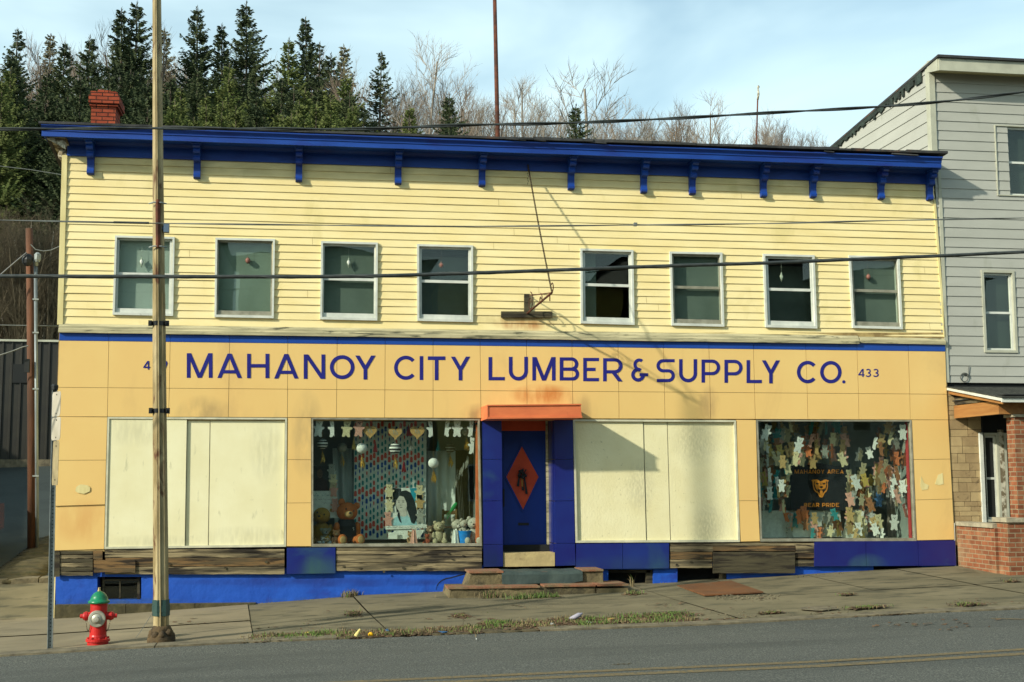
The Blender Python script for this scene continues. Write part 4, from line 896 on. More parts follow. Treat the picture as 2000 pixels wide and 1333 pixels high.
# steel posts rising behind the roof
def post(name,label,cat,px0,py0,px1,py1,Y,r0,r1,m):
    a=P(px0,py0,Y); b=P(px1,py1,Y); d=(b-a)/(b.z-a.z); g_=a-d*(a.z-zf(0)-.122*min(Y,24))
    mb=MB(); mb.tube([g_,a,b],[r0,r0,r1],10); o=mb.build(name,m,org=g_,smooth=True); return tag(o,label,cat),b
post('stack_pole','tall rusty brown steel pole rising behind the blue cornice','pole',972,265,965.8,-20,11,.062,.052,MT['rust'])
o,b=post('antenna_mast','thin rusty mast with a white peeling tip behind the roof','mast',1477,292,1479.8,195,10.5,.022,.02,MT['rust'])
mb=MB(); t=P(1480.5,172,10.5); mb.tube([b,b.lerp(t,.5)+V((.02,0,0)),t],[.03,.032,.02],8); mb.lathe([(.03,0),(.035,.04),(.01,.07)],t+V((.01,0,0)),(0,0,1),8); mb.build('mast_tip',MT['oldwhite'],o)
# ------------------------------------------------------------ overhead cables
def cable(label,pts,Y,r,m='cable',tw=0,ext=60,group='overhead cables across the facade',sag=0):
    q=[P(x,y,Y) for x,y in pts]
    d0=(q[0]-q[1]).normalized(); d1=(q[-1]-q[-2]).normalized()
    # smooth curve through the measured points
    def cr(t):
        n=len(q)-1; i=min(int(t*n),n-1); f=t*n-i
        p0,p1,p2,p3=q[max(i-1,0)],q[i],q[i+1],q[min(i+2,n)]
        return .5*((2*p1)+(p2-p0)*f+(2*p0-5*p1+4*p2-p3)*f*f+(3*p1-p0-3*p2+p3)*f**3)
    path=[cr(i/90) for i in range(91)]
    path=[path[0]+d0*5]+path+[path[-1]+d1*5]
    mb=MB()
    if tw:
        for ph in (0,math.pi):
            # two loosely twisted strands
            pp=[]
            for i in range(len(path)-1):
                for k in range(4):
                    p=path[i].lerp(path[i+1],k/4); a=(p.x)*tw+ph; pp.append(p+V((0,math.cos(a)*r*.95,math.sin(a)*r*.95)))
            mb.tube(pp,r,5)
    else: mb.tube(path,r,8)
    o=mb.build('overhead_cable',MT[m],org=path[45],smooth=True,fix=False); tag(o,label,'cable',group); return o,path
o,pth=cable('thick black cable crossing in front of the upper windows',[(-60,541),(0,540),(250,540.5),(500,541),(700,540),(900,534.5),(1100,527.5),(1300,520),(1500,514),(1700,505.5),(1850,499.5),(2000,492.5),(2060,490)],-6.1,.0225)
mb=MB(); pp=[]
for i in range(len(pth)-1):
    for k_ in range(5): p=pth[i].lerp(pth[i+1],k_/5); a_=p.x*5.2; pp.append(p+V((0,math.cos(a_)*.0228,math.sin(a_)*.0228)))
mb.tube(pp,.0028,4); mb.build('lashing_wire',MT['cable2'],o,fix=False)
o,pth2=cable('thin grey twisted cable crossing above the upper windows',[(-60,429),(0,430.5),(200,434.5),(300,436.5),(600,440),(900,442.5),(1200,440.5),(1500,437),(1700,432),(2000,426),(2060,424)],-6.0,.0058,'cable2',1.7)
mb=MB(); a=P(222,434.6,-6.0); b=P(291,436,-6.0); mb.tube([a,b],.014,8); mb.build('splice_sleeve',MT['cable'],o)
mb=MB(); a=P(1241,437.5,-6.0); mb.box(a.x-.02,a.x+.02,a.y-.02,a.y+.02,a.z-.03,a.z+.012); mb.build('cable_clip',MT['cable2'],o)
cable('loosely twisted dark cable sweeping up over the cornice to the right',[(-60,252),(0,253),(300,251),(500,252),(700,252.5),(900,245),(1100,241),(1300,232.5),(1500,221),(1700,210),(1850,198),(2000,180),(2060,172)],-6.4,.0115,'cable',3.1)
gl='thin service wires beside the wooden pole'
def swire(label,pts,Y,r,m='cable2'):
    mb=MB(); q=[P(x,y,Y) for x,y in pts]; mb.tube(q,r,5); tag(mb.build('service_wire',MT[m],org=q[len(q)//2],fix=False),label,'wire',gl)
swire('thin straight wire running low behind the store corner above the metal building',[(-90,634),(0,635.5),(60,636.5),(130,637.5)],6.9,.012)
swire('thick drop wire slanting from the wooden pole down to the left edge',[(-60,575),(0,538),(30,512),(52,494)],6.3,.018,'cable')
swire('sagging wire from the wooden pole to the store wall',[(60,478),(70,488),(85,491),(100,489),(122,479)],6.4,.012)
swire('faint wire high in front of the dark spruces on the left',[(-60,316),(0,325),(60,332),(122,342)],8,.009)
swire('looped wire left of the wooden pole near the metal building',[(-60,708),(0,694),(25,686),(45,678),(55,676)],6.2,.014)
# ------------------------------------------------------------ grey neighbour house
GX=P(1818,200,0).x; 
GH=thing('grey_house','tall grey clapboard house with steep side roofline adjoining the store on the right','house',(GX+3,0,0))
def lap(mb,x0,x1,ztop,zbot,e,Y,holes=(),side=None):
    z=ztop; 
    while z>zbot+1e-3:
        z1=max(z-e,zbot); xs=sorted({x0,x1}|{h[0] for h in holes}|{h[1] for h in holes})
        for a,b in zip(xs,xs[1:]):
            if b<=x0 or a>=x1: continue
            segs=[(z1,z)]
            for h in holes:
                if a>=h[0]-1e-6 and b<=h[1]+1e-6: segs=[s for s in ((z1,min(z,h[2])),(max(z1,h[3]),z)) if s[1]-s[0]>1e-4]
            for c_,d_ in segs:
                f=lambda q:Y-.003-.014*(z-q)/e
                mb.face([(a,f(c_),c_),(b,f(c_),c_),(b,f(d_),d_),(a,f(d_),d_)])
                if c_<=z1+1e-6: mb.face([(a,f(c_),c_),(b,f(c_),c_),(b,Y,c_),(a,Y,c_)])
        z=z1
gz=P(1830,143,0).z; gx0=P(1820,200,0).x+.0
w1a,w1b=P(1941,245,0),P(2040,383,0); w2a,w2b=P(1915,528,0),P(1990,690,0)
w2=(w2a.x,P(1989,690,0).x-.02,w2b.z,w2a.z); w1=(w1a.x,P(2048,383,0).x,P(1948,383,0).z,w1a.z)
zlow=P(1890,748,0).z
mb=MB(); lap(mb,gx0,17.5,gz,zlow,.181,0,(w1,w2)); mb.build('clapboard_front',MT['greysiding'],GH,fix=False)
# side wall above the store roof
mb=MB(); tA=PX(1822,113,GX); tB=PX(1613,292,GX); sl=(tB.z-tA.z)/(tB.y-tA.y)
z=tA.z; e=.225
while z>6.0:
    z1=z-e
    def yb(q): return max(-.0,min(9,(q-tA.z+.08)/sl)) if q>tA.z+sl*9 else 9
    ya,yb_=yb(z),yb(z1)
    f0,f1=GX-.003,GX-.018
    mb.face([(f1,0,z1),(f1,yb_,z1),(f0,ya if ya>0 else .001,z),(f0,0,z)]) ; mb.face([(f1,0,z1),(f1,yb_,z1),(GX,yb_,z1),(GX,0,z1)])
    z=z1
mb.build('clapboard_side',MT['greysiding'],GH,fix=False)
mb=MB(); mb.box(GX+.02,17.5,.25,9,-.5,8.6); mb.build('house_core',MT['inside'],GH)
mb=MB(); mb.box(GX-.03,GX+.075,-.035,.03,7.2,gz+.12); mb.box(P(1837,500,0).x-.0,P(1843,500,0).x,-.03,.03,zlow,7.2); mb.box(GX-.03,GX-.019,.03,.12,7.2,gz+.12)
mb.build('corner_post',MT['greytrim'],GH)
# roof slab, fascia and soffit
fz=P(1830,137,-.40).z; ft=P(1824,113,-.40).z; X2=17.6
mb=MB(); ex=GX-.02
mb.box(ex,X2,-.40,-.375,fz,ft); mb.prism([(ex-.0,-.375,fz),(ex-.0,.02,gz+.0),(ex-.0,.02,gz+.22),(ex,-.375,ft)],(-.02,0,0)); mb.build('fascia',MT['greytrim'],GH)
mb=MB()
n=60
for i in range(n): 
    a=ex+(X2-ex)*i/n; b=ex+(X2-ex)*(i+1)/n-.012; mb.prism([(a,-.375,fz+.012),(b,-.375,fz+.012),(b,.0,gz+.0),(a,.0,gz+.0)],(0,0,.01))
mb.build('soffit_board',MT['soffit'],GH)
mb=MB(); r0=ft+.005
mb.prism([(GX-.06,-.45,r0),(GX-.06,-.45,r0+.045),(GX-.06,9.5,r0+.045+sl*9.95),(GX-.06,9.5,r0+sl*9.95)],(X2-GX,0,0)); mb.build('roof',MT['roof'],GH)
mb=MB(); n=70  # ragged roofing tar hanging over the side wall
for i in range(n):
    y0=.25+5.6*i/n; y1=.25+5.6*(i+1)/n; h=.05+.10*rnd()*(1.4 if i<30 else .8)
    za=r0+sl*(y0+.45); zb=r0+sl*(y1+.45)
    mb.prism([(GX-.055,y0,za+.0),(GX-.055,y1,zb+.0),(GX-.05,y1,zb-h),(GX-.05,y0,za-h*ru(.8,1.1))],(.028,0,0))
mb.build('torn_roof_edge',MT['greentar'],GH)
def hwin(x0,x1,z0,z1,par,Y=.0,dep=.07,two=True,name='window',t=.045):
    mb=MB(); mb.box(x0,x1,Y-.03,Y+.1,z1-t,z1); mb.box(x0,x1,Y-.035,Y+.1,z0,z0+t); mb.box(x0,x0+t,Y-.03,Y+.1,z0+t,z1-t); mb.box(x1-t,x1,Y-.03,Y+.1,z0+t,z1-t)
    o=mb.build(name,MT['greytrim'],par); zm=(z0+z1)/2-.02; s=.04
    mb=MB(); mb.box(x0+t,x1-t,Y+.03,Y+.07,zm-s*.5,zm+s*.5)
    for a,b in ((z0+t,zm-s*.5),(zm+s*.5,z1-t)): mb.box(x0+t,x0+t+s,Y+.03,Y+.07,a,b); mb.box(x1-t-s,x1-t,Y+.03,Y+.07,a,b)
    mb.box(x0+t+s,x1-t-s,Y+.03,Y+.07,z1-t-s,z1-t); mb.box(x0+t+s,x1-t-s,Y+.03,Y+.07,z0+t,z0+t+s); mb.build('sash',MT['white'],o)
    mb=MB(); mb.box(x0+t+s,x1-t-s,Y+.05,Y+.054,zm+s*.5,z1-t-s); mb.box(x0+t+s,x1-t-s,Y+.045,Y+.049,z0+t+s,zm-s*.5); mb.build('glass_pane',MT['glass'],o,fix=False)
    mb=MB(); mb.box(x0,x1,Y+.14,Y+.15,z0,z1); mb.build('blind_or_room_sheet',MT['unlit_room'],o); return o  # dark green sheet paints the unlit room behind the glass
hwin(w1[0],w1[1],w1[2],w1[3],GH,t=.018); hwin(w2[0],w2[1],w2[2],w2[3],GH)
mb=MB(); c_=P(1884,738,-.03); mb.tube(spiral(c_,.09,.06,1.3,(V((1,0,0)),V((0,0,1)))),.007,5); mb.tube([c_+V((.08,0,.05)),c_+V((.09,0,.22))],.007,5); mb.build('coiled_wire',MT['cable'],GH)
# ground floor wall with stone-look shingles
mb=MB(); x_l=P(1853,900,0).x; 
zt0=P(1870,815,0).z; zb0=P(1870,1022,0).z
z=zt0+.5
while z>zb0-.3:
    h=random.choice((.085,.13,.17)); x=x_l
    while x<x_l+.62:
        w_=random.choice((.16,.26,.38,.5)); x2=min(x+w_,x_l+.64)
        if x2-x>.05: mb.mi=random.randrange(2); mb.box(x+.005,x2-.005,-.02+ru(-.008,.004),.03,z-h+.006,z)
        x=x2
    z-=h
mb.build('stone_look_shingle',[MT['stoneface'],MT['stoneface2']],GH)
mb=MB(); mb.box(x_l-.02,17.5,.031,.06,-.3,zlow+.02); mb.box(x_l+.64,P(1922,900,0).x,-.03,.03,zb0,zt0+.1); mb.build('porch_back_wall',MT['dark'],GH)
hx0,hx1=P(1919,900,0).x,P(1951,900,0).x
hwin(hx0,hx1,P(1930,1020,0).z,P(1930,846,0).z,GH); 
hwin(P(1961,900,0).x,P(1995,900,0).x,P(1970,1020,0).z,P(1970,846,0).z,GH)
mb=MB(); mb.box(hx1+.005,P(1961,900,0).x-.005,-.03,.03,P(1930,1020,0).z,P(1930,840,0).z); mb.build('peeling_mullion',MT['oldwhite'],GH); mb=MB(); mb.box(hx0-.07,hx0-.005,-.06,.03,P(1930,1022,0).z,P(1930,846,0).z); mb.build('window_casing',MT['white'],GH)
# porch
PXs=P(1868,1030,0).x; PYf=-1.62
PR=thing('brick_porch','brick porch with new timber beams and shingled lean-to roof at the right edge','porch',(PXs+.5,-1.6,0))
zcap=PX(1868,1020,PXs).z
mb=MB(); mb.box(PXs,PXs+.2,-1.3,-.0,-.4,zcap-.06); mb.build('side_wall',MT['brick_p'],PR)
mb=MB(); mb.box(PXs-.03,PXs+.24,-1.28,-.0,zcap-.06,zcap+.01); mb.build('wall_cap',MT['concap'],PR)
pxa=PX(1945,1020,PXs-.04); XP=P(1970,1070,PYf).x; XCm=P(1984,900,-1.57).x
mb=MB(); mb.box(XP,XP+.75,PYf,-1.25,-.5,pxa.z); mb.build('pier',MT['brick_p'],PR)
mb=MB(); mb.box(XP-.04,XP+.80,PYf-.04,-1.2,pxa.z,pxa.z+.075); mb.build('pier_cap',MT['concap'],PR)
ctop=P(1975,815,PYf+.05).z; mb=MB(); mb.box(XCm,XCm+.5,PYf+.05,-1.33,pxa.z+.075,ctop); mb.build('brick_column',MT['brick_p'],PR)
mb=MB(); mb.box(XCm-.03,XCm+.55,PYf+.02,-1.3,ctop,ctop+.045); mb.build('column_cap',MT['concap'],PR)
zb=ctop+.05
mb=MB(); mb.box(PXs+.02,PXs+.11,-1.56,-.04,zb,zb+.225); mb.build('side_beam',MT['newwood'],PR)
mb=MB(); mb.box(PXs+.112,PXs+6,-1.56,-1.47,zb,zb+.225); mb.build('front_beam',MT['newwood'],PR)
mb=MB(); mb.prism([(PXs+.03,-1.45,zb+.24),(PXs+.03,-.06,zb+.24),(PXs+.03,-.06,zb+.38),(PXs+.03,-1.45,zb+.28)],(.05,0,0)); mb.build('old_rafter',MT['wood'],PR)
rz0=P(1862,757,-.03).z; rz1=P(1985,778,-1.85).z
mb=MB(); mb.prism([(PXs-.10,-.03,rz0-.05),(PXs-.10,-1.85,rz1-.05),(PXs-.10,-1.85,rz1+.0),(PXs-.10,-.03,rz0)],(.03,0,0)); mb.box(PXs-.1,PXs+6,-1.88,-1.85,rz1-.07,rz1+.0); mb.build('rake_board',MT['white'],PR)
mb=MB(); mb.prism([(PXs-.06,-.03,rz0-.12),(PXs-.06,-1.82,rz1-.10),(PXs-.06,-1.82,rz1-.052),(PXs-.06,-.03,rz0-.052)],(.04,0,0)); mb.build('under_fascia',MT['newwood'],PR)
mb=MB(); ns=9
for i in range(ns):
    ya=-.03-1.86*i/ns; yb2=-.03-1.86*(i+1)/ns-.02; za=rz0+(rz1-rz0)*i/ns; zc=rz0+(rz1-rz0)*(i+1)/ns
    mb.prism([(PXs-.12,ya,za+.004),(PXs-.12,yb2,zc+.004),(PXs-.12,yb2,zc+.022),(PXs-.12,ya,za+.010)],(6.1,0,0))
mb.build('shingle_roof',MT['shingle'],PR)
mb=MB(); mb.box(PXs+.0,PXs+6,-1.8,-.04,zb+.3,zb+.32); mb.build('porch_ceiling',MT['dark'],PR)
mb=MB(); a=P(1866.5,1113,-.03); b=P(1863.5,1022,-.03); mb.tube([a,b],.013,6); mb.build('white_edge_strip',MT['white'],PR)
# ------------------------------------------------------------ dark metal building behind, and the house whose shade lies on the side street
my=23.6; a=P(-260,903,my); b=P(330,903,my); zt=P(50,668,my).z
MBd=thing('metal_building','low dark ribbed metal building across the top of the side street','building',(a.x/2+b.x/2,my,a.z))
mb=MB(); x=a.x; pts=[]
while x<b.x: pts+=[(x,my),(x+.19,my),(x+.21,my-.04),(x+.26,my-.04),(x+.28,my)]; x+=.30
mb.add([V((x_,y_,z_)) for x_,y_ in pts for z_ in (1.2,zt)],[(2*i,2*i+2,2*i+3,2*i+1) for i in range(len(pts)-1)]); mb.build('ribbed_wall',MT['metalwall'],MBd,fix=False)
mb=MB(); mb.box(a.x-.1,b.x+.1,my-.08,my+9,zt,zt+.07); mb.build('roof',MT['greytrim'],MBd)
mb=MB(); p=P(24,748,my-.05); q=P(60,712,my-.05); mb.box(p.x,q.x,my-.06,my+.05,p.z,q.z); mb.build('loading_opening',MT['dark'],MBd)
mb=MB(); mb.box(a.x,b.x,my-.25,my-.06,1.5,a.z+.08); mb.build('concrete_plinth',MT['kerb'],MBd)
def farhouse(label,x,y,w_,d_,h,m,ridge=2.,z0=None,cat='house',gr=None):
    z0=zf(max(-20,min(20,x)))-.3 if z0 is None else z0
    H=thing('row_house',label,cat,(x,y,z0),gr)
    mb=MB(); mb.box(x-w_/2,x+w_/2,y-d_/2,y+d_/2,z0,z0+h); mb.build('wall',MT[m],H)
    mb=MB(); mb.prism([(x-w_/2-.3,y-d_/2-.3,z0+h),(x+w_/2+.3,y-d_/2-.3,z0+h),(x,y-d_/2-.3,z0+h+ridge)],(0,d_+.6,0)); mb.build('roof',MT['roof'],H)
    for zz in (.9,3.9):
        for k_ in (-.28,.28):
            mb=MB(); mb.box(x+w_*k_-.5,x+w_*k_+.5,y+d_/2,y+d_/2+.04,z0+zz+.3,z0+zz+1.9); o=mb.build('window',MT['white'],H)
            mb=MB(); mb.box(x+w_*k_-.42,x+w_*k_+.42,y+d_/2+.04,y+d_/2+.05,z0+zz+.38,z0+zz+1.82); mb.build('glass_pane',MT['dark'],o)
    return H
farhouse('grey house out of frame on the far corner of the side street',-19.5,12.5,9,28,6.7,'ghouse',.8)
for i,(x,m,h,rg,lb) in enumerate(((-17,'ghouse',11.0,.5,'grey flat roofed house across the street behind the viewer on the left'),(-8,'greysiding',12.4,.5,'pale flat roofed house across the street left of the viewer'),(1,'ghouse',11.6,.5,'dark grey flat roofed house across the street directly behind the viewer'),(9.5,'yhouse',10.6,.6,'yellow flat roofed house across the street right of the viewer'),(18,'ghouse',12.0,.5,'grey flat roofed house across the street far right of the viewer'),(27,'greysiding',11.4,.5,'pale flat roofed house across the street at the far right end'))):
    farhouse(lb,x,-38,8.2,9,h,m,rg,z0=-.5,gr='houses across the street')
# rusty plate let into the sidewalk
mb=MB(); q=[G(1322,1147),G(1376,1166),G(1491,1160),G(1428,1138)]; q[0].y=min(q[0].y,-.03); q[3].y=min(q[3].y,-.03); mb.prism([p+V((0,0,.012)) for p in q],(0,0,.02)); 
tag(mb.build('steel_plate',MT['rustplate'],org=q[0]),'rusty brown steel plate lying on the sidewalk under the cellar opening','plate')
# ------------------------------------------------------------ window displays
def C1(x,y): return (590+x/4.761,800+y/4.761)
def C2(x,y): return (1460+x/5.126,810+y/5.126)
def Z1(x,y,Y): return P(*C1(x,y),Y)
def Z2(x,y,Y): return P(*C2(x,y),Y)
PC={}
def pm(name,c,k=.8):
    if name not in PC: PC[name]=mat(name,S(*c,k),tuple(a*.75 for a in S(*c,k)),scale=14,rough=.85)
    return PC[name]
INK=mat('dark_ink',(.02,.02,.02),rough=.8)
def bear_outline(half=False,n=40):
    cs=[(0,.28,.21),(-.16,.45,.085),(.16,.45,.085),(0,-.05,.23),(0,-.2,.22),(-.27,.03,.085),(.27,.03,.085),(-.16,-.44,.12),(.16,-.44,.12),(-.19,0,.08),(.19,0,.08)]
    pts=[]
    for i in range(n):
        a=2*math.pi*i/n; d=(math.cos(a),math.sin(a)); best=.05
        for cx,cy,r in cs:
            b=cx*d[0]+cy*d[1]; q=b*b-(cx*cx+cy*cy-r*r)
            if q>0: best=max(best,b+math.sqrt(q))
        x,y=best*d[0],best*d[1]
        if half=='l': x=min(x,.04)
        if half=='r': x=max(x,-.04)
        pts.append((x,y))
    return pts
BM={}
def bear_mesh(color,half=False):
    key=(color,half)
    if key in BM: return BM[key]
    mb=MB(); mb.prism([(x,0,y) for x,y in bear_outline(half)],(0,.004,0)); mb.mi=1
    f=1 if not half else (-.4 if half=='l' else .4)
    for ex,ey,r in ((-.07,.33,.022),(.07,.33,.022),(0,.26,.035)):
        if half=='l': ex=-abs(ex)-.02
        if half=='r': ex=abs(ex)+.02
        mb.prism([(ex+r*math.cos(k*math.pi/3),-.0025,ey+r*math.sin(k*math.pi/3)) for k in range(6)],(0,.002,0))
    if not half: mb.prism([(-.03,-.0022,.205),(0,-.0022,.19),(.03,-.0022,.205),(0,-.0022,.2)],(0,.002,0))
    o=mb.build('paper_bear',[PC[color],INK]); BM[key]=o.data; bpy.data.objects.remove(o); return BM[key]
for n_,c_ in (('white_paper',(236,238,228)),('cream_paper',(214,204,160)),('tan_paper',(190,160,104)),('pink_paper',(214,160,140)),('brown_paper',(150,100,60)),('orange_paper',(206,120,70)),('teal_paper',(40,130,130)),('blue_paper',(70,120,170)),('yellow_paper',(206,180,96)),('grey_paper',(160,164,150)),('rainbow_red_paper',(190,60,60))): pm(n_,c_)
def paper_bear(p,size,color,label,group,half=False,ang=0,yaw=0):
    o=bpy.data.objects.new('paper_bear',bear_mesh(color,half)); col.objects.link(o); o.location=p; ORG[o.name]=V(p)
    o.scale=(size,1,size); o.rotation_euler=(0,ang,yaw); return tag(o,label,'paper cutout',group)
g1='paper bears hanging along the top of the left display window'
for i,(x,y,c_,hf,lb) in enumerate(((155,173,'white_paper',False,'whole white paper bear at the left end of the row in the left display window'),(292,176,'white_paper','l','folded white paper bear second from the left in the hanging row'),(415,176,'cream_paper',False,'cream paper bear with brown ears between the folded white bear and the pink bear'),(530,172,'pink_paper',False,'coral pink paper bear beside the first gold heart'),(1208,178,'white_paper','l','folded white paper bear just right of the third gold heart'),(1335,172,'white_paper','r','narrow white paper bear between a folded bear and a whole bear in the row'),(1442,175,'white_paper',False,'whole white paper bear at the right of the hanging row'),(1583,178,'white_paper','l','folded white paper bear in the top right corner of the left display window'),(1592,336,'white_paper','l','folded white paper bear hanging below the top right corner bear'))):
    paper_bear(Z1(x,y,.06),.265,c_,lb,g1,hf,ru(-.1,.1))
# hearts
for i,(x,y,s_) in enumerate(((632,205,1.),(867,220,.97),(1072,210,1.05))):
    mb=MB(); c_=Z1(x,y,.09); h=.125*s_; pts=[]
    for k in range(28):
        t=2*math.pi*k/28; pts.append((c_.x+h*16*math.sin(t)**3/17,c_.y,c_.z+h*(13*math.cos(t)-5*math.cos(2*t)-2*math.cos(3*t)-math.cos(4*t))/17*1.02))
    mb.prism(pts,(0,.006,0)); o=mb.build('paper_heart',pm('kraft_paper',(200,160,96)),org=c_)
    mb=MB()
    for dx,dz in ((-.035,.03),(-.03,0),(.0,.035),(.02,.01),(.03,-.015),(-.005,-.02)): mb.box(c_.x+dx-.006,c_.x+dx+.010,c_.y-.003,c_.y-.001,c_.z+dz-.012,c_.z+dz+.012)
    mb.build('painted_mark',pm('grey_paper',(150,150,150)),o)
    tag(o,('leftmost','middle','rightmost')[i]+' of the three tan paper hearts in the left display window','heart','tan paper hearts in the left display window')
# lanterns
lan=[(190,322,48,1,.25,'striped paper lantern nearest the left edge of the left display window'),(557,362,49,0,.25,'bright white paper lantern under the coral pink paper bear'),(865,365,53,1,.25,'striped paper lantern under the middle paper heart'),(1222,500,48,0,.25,'white paper lantern hanging lowest right of the patterned curtain'),(370,355,46,2,.75,'white lantern coloured grey for dimness deep behind the two left lanterns'),(1375,362,46,3,.65,'striped lantern coloured grey for dimness deep in the right of the window'),(1527,205,42,2,.3,'white lantern coloured grey for dimness in the upper right corner of the window')]
gold=mat('gold_foil',S(214,170,70,.9),S(120,86,30,.9),scale=40,rough=.35,metal=.35)
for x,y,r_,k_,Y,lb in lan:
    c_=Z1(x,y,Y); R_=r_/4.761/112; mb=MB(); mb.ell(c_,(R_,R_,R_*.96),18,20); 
    # stripes by latitude
    for fi,f in enumerate(mb.f): mb.m[fi]=(1 if k_ in(1,3) and (fi//18)%4>=2 else 0)
    T=thing('paper_lantern',lb,'lantern',c_,'paper lanterns with gold tassels')
    mb.build('lantern_shade',[pm({0:'white_paper',1:'white_paper',2:'grey_paper',3:'grey_paper'}[k_],(236,238,228)),INK],T,smooth=True)  # dim white lanterns use grey paper, their shade put into the colour
    mb=MB(); mb.tube([c_+V((0,0,R_)),c_+V((0,0,dzt-c_.z-R_-.0))],.0015,4); mb.tube([c_-V((0,0,R_)),c_-V((0,0,R_+.05))],.003,4)
    for j in range(14): a=j*.9; b=ru(.5,1); mb.prism([c_+V((.004*math.cos(a),.004*math.sin(a),-R_-.03)),c_+V((.05*b*math.cos(a),.04*b*math.sin(a),-R_-.26*ru(.8,1.05))),c_+V((.05*b*math.cos(a)+.016,.03*b*math.sin(a),-R_-.2*ru(.7,1)))],(0,.001,0))
    mb.build('gold_tassel',gold,T,fix=False)
for x,y,nm,cc,lb in ((990,185,'rainbow_red_paper',(190,60,60),'red tissue tassel left of the third paper heart'),(1262,320,'teal_paper',(60,130,130),'teal tissue tassel at the right of the display window'),(480,310,'yellow_paper',(180,160,70),'yellow tissue tassel below the cream paper bear'),(680,335,'rainbow_red_paper',(150,60,50),'dark red tissue tassel below the first paper heart'),(1010,315,'grey_paper',(170,170,160),'silver tissue tassel hanging under the red one'),(945,520,'rainbow_red_paper',(120,30,40),'dark red tissue tassel hanging lowest before the patterned curtain')):
    c_=Z1(x,y,.35); mb=MB()
    for j in range(16): a=j*.8; b=ru(.4,1); mb.prism([c_+V((0,0,.1)),c_+V((.045*b*math.cos(a),.03*math.sin(a),-.12*ru(.7,1))),c_+V((.045*b*math.cos(a)+.012,.03*math.sin(a),-.12))],(0,.001,0))
    mb.tube([c_+V((0,0,.1)),V((c_.x,c_.y,dzt))],.0015,4)
    tag(mb.build('tissue_tassel',pm(nm,cc),org=c_,fix=False),lb,'tassel','tissue tassels in the left display window')
# curtains
def drape(x0,x1,z0,z1,Y,m,name,label,amp=.03,wl=.16,lean=0,n=60):
    mb=MB(); pts=[]
    for i in range(n+1): t=i/n; x=x0+(x1-x0)*t; pts.append((x,Y+amp*math.sin(x*2*math.pi/wl)+amp*.5*math.sin(x*17)))
    mb.add([V((x,y,z0)) for x,y in pts]+[V((x+lean,y,z1)) for x,y in pts],[(i,i+1,n+2+i,n+1+i) for i in range(n)])
    o=mb.build(name,m,org=((x0+x1)/2,Y,z1),fix=False,smooth=True); sol=o.modifiers.new('thickness','SOLIDIFY'); sol.thickness=.004; return tag(o,label,'curtain')
sheer=mat('sheer_curtain',(.52,.58,.52),(.42,.48,.44),scale=2,stretch=(6,1,.3),rough=.95)
drape(Z1(320,0,1.).x,Z1(500,0,1.).x,dzb,Z1(0,360,1.).z,1.0,sheer,'sheer_curtain','pale sheer curtain left of the patterned curtain in the display window',lean=-.06)
drape(Z1(1150,0,1.).x,Z1(1425,0,1.).x,dzb,Z1(0,385,1.).z,1.0,sheer,'sheer_curtain','pale sheer curtain right of the patterned curtain in the display window')
px0,px1=Z1(488,0,.85).x,Z1(1158,0,.85).x; pz1,pz0=dzt-.02,dzb+.06
mb=MB(); mb.box(px0,px1,.85,.856,pz0,pz1); CU=mb.build('patterned_curtain',pm('pale_aqua_cloth',(214,226,214),.95),org=(px0,.85,pz1)); tag(CU,'curtain printed with small blue and red ice lollies behind the display','curtain')
mb=MB(); xw=.085; row=.15; i=0; x=px0+.03
while x<px1-.02:
    z=pz0+.03+(i%3)*.035; j=i
    while z<pz1-.06:
        t=(j*7+i*3)%5; mb.mi=[0,1,2,0,1][t] if i%2==0 or j%3 else 2
        h=[.085,.07,.095,.06,.075][t]; w_=[.021,.017,.024,.011,.018][t]
        mb.prism([(x-w_,.8465,z),(x+w_,.8465,z),(x+w_,.8465,z+h*.75),(x+w_*.5,.8465,z+h),(x-w_*.5,.8465,z+h),(x-w_,.8465,z+h*.75)],(0,.003,0)); mb.prism([(x-.003,.8462,z-.018),(x+.003,.8462,z-.018),(x+.003,.8462,z),(x-.003,.8462,z)],(0,.003,0))
        z+=row*(.62 if t==3 else .82); j+=1
    x+=xw*(.66 if i%3==1 else .8); i+=1
mb.build('printed_pattern',[pm('lolly_blue',(24,80,150),1.),pm('lolly_teal',(30,130,130),1.),pm('lolly_coral',(206,84,66),1.)],CU)
mb=MB(); mb.box(Z1(1425,0,1.1).x,Z1(1625,0,1.1).x,1.12,1.15,dzb,Z1(0,380,1.1).z); tag(mb.build('dark_void_sheet',MT['dark'],org=(3,1.12,dzb)),'black sheet painted in for the unlit void at the right of the display','backdrop')  # black sheet fills in the dark void at this side
mb=MB(); a=P(937.5,1060,.10); b=P(931,830,.10); mb.box(a.x-.07,a.x-.02,.05,.16,dzb,b.z); o=mb.build('painted_side_board',MT['canopy'],DF1)
mb=MB()
for x in (1465,1475,1490,1503,1560): a=Z1(x,1040,.5); b=Z1(x-30+(x-1480)*.2,560,.55); mb.tube([a,b],.0016,4)
tag(mb.build('ribbon_strings',pm('grey_paper',(160,164,150)),org=a,fix=False),'thin pale ribbon strings hanging in front of the black void sheet','ribbon')
mb=MB(); 
for k in range(26):
    t=k/25; a=Z1(1545-125*t+ru(-12,12),430+240*t,.42); mb.tube([a,a+V((ru(-.03,.0),0,-.12))],.006,4)
tag(mb.build('fringe_garland',pm('grey_paper',(160,164,150)),org=a,fix=False),'grey fringed garland sweeping diagonally at the right of the display window','garland')
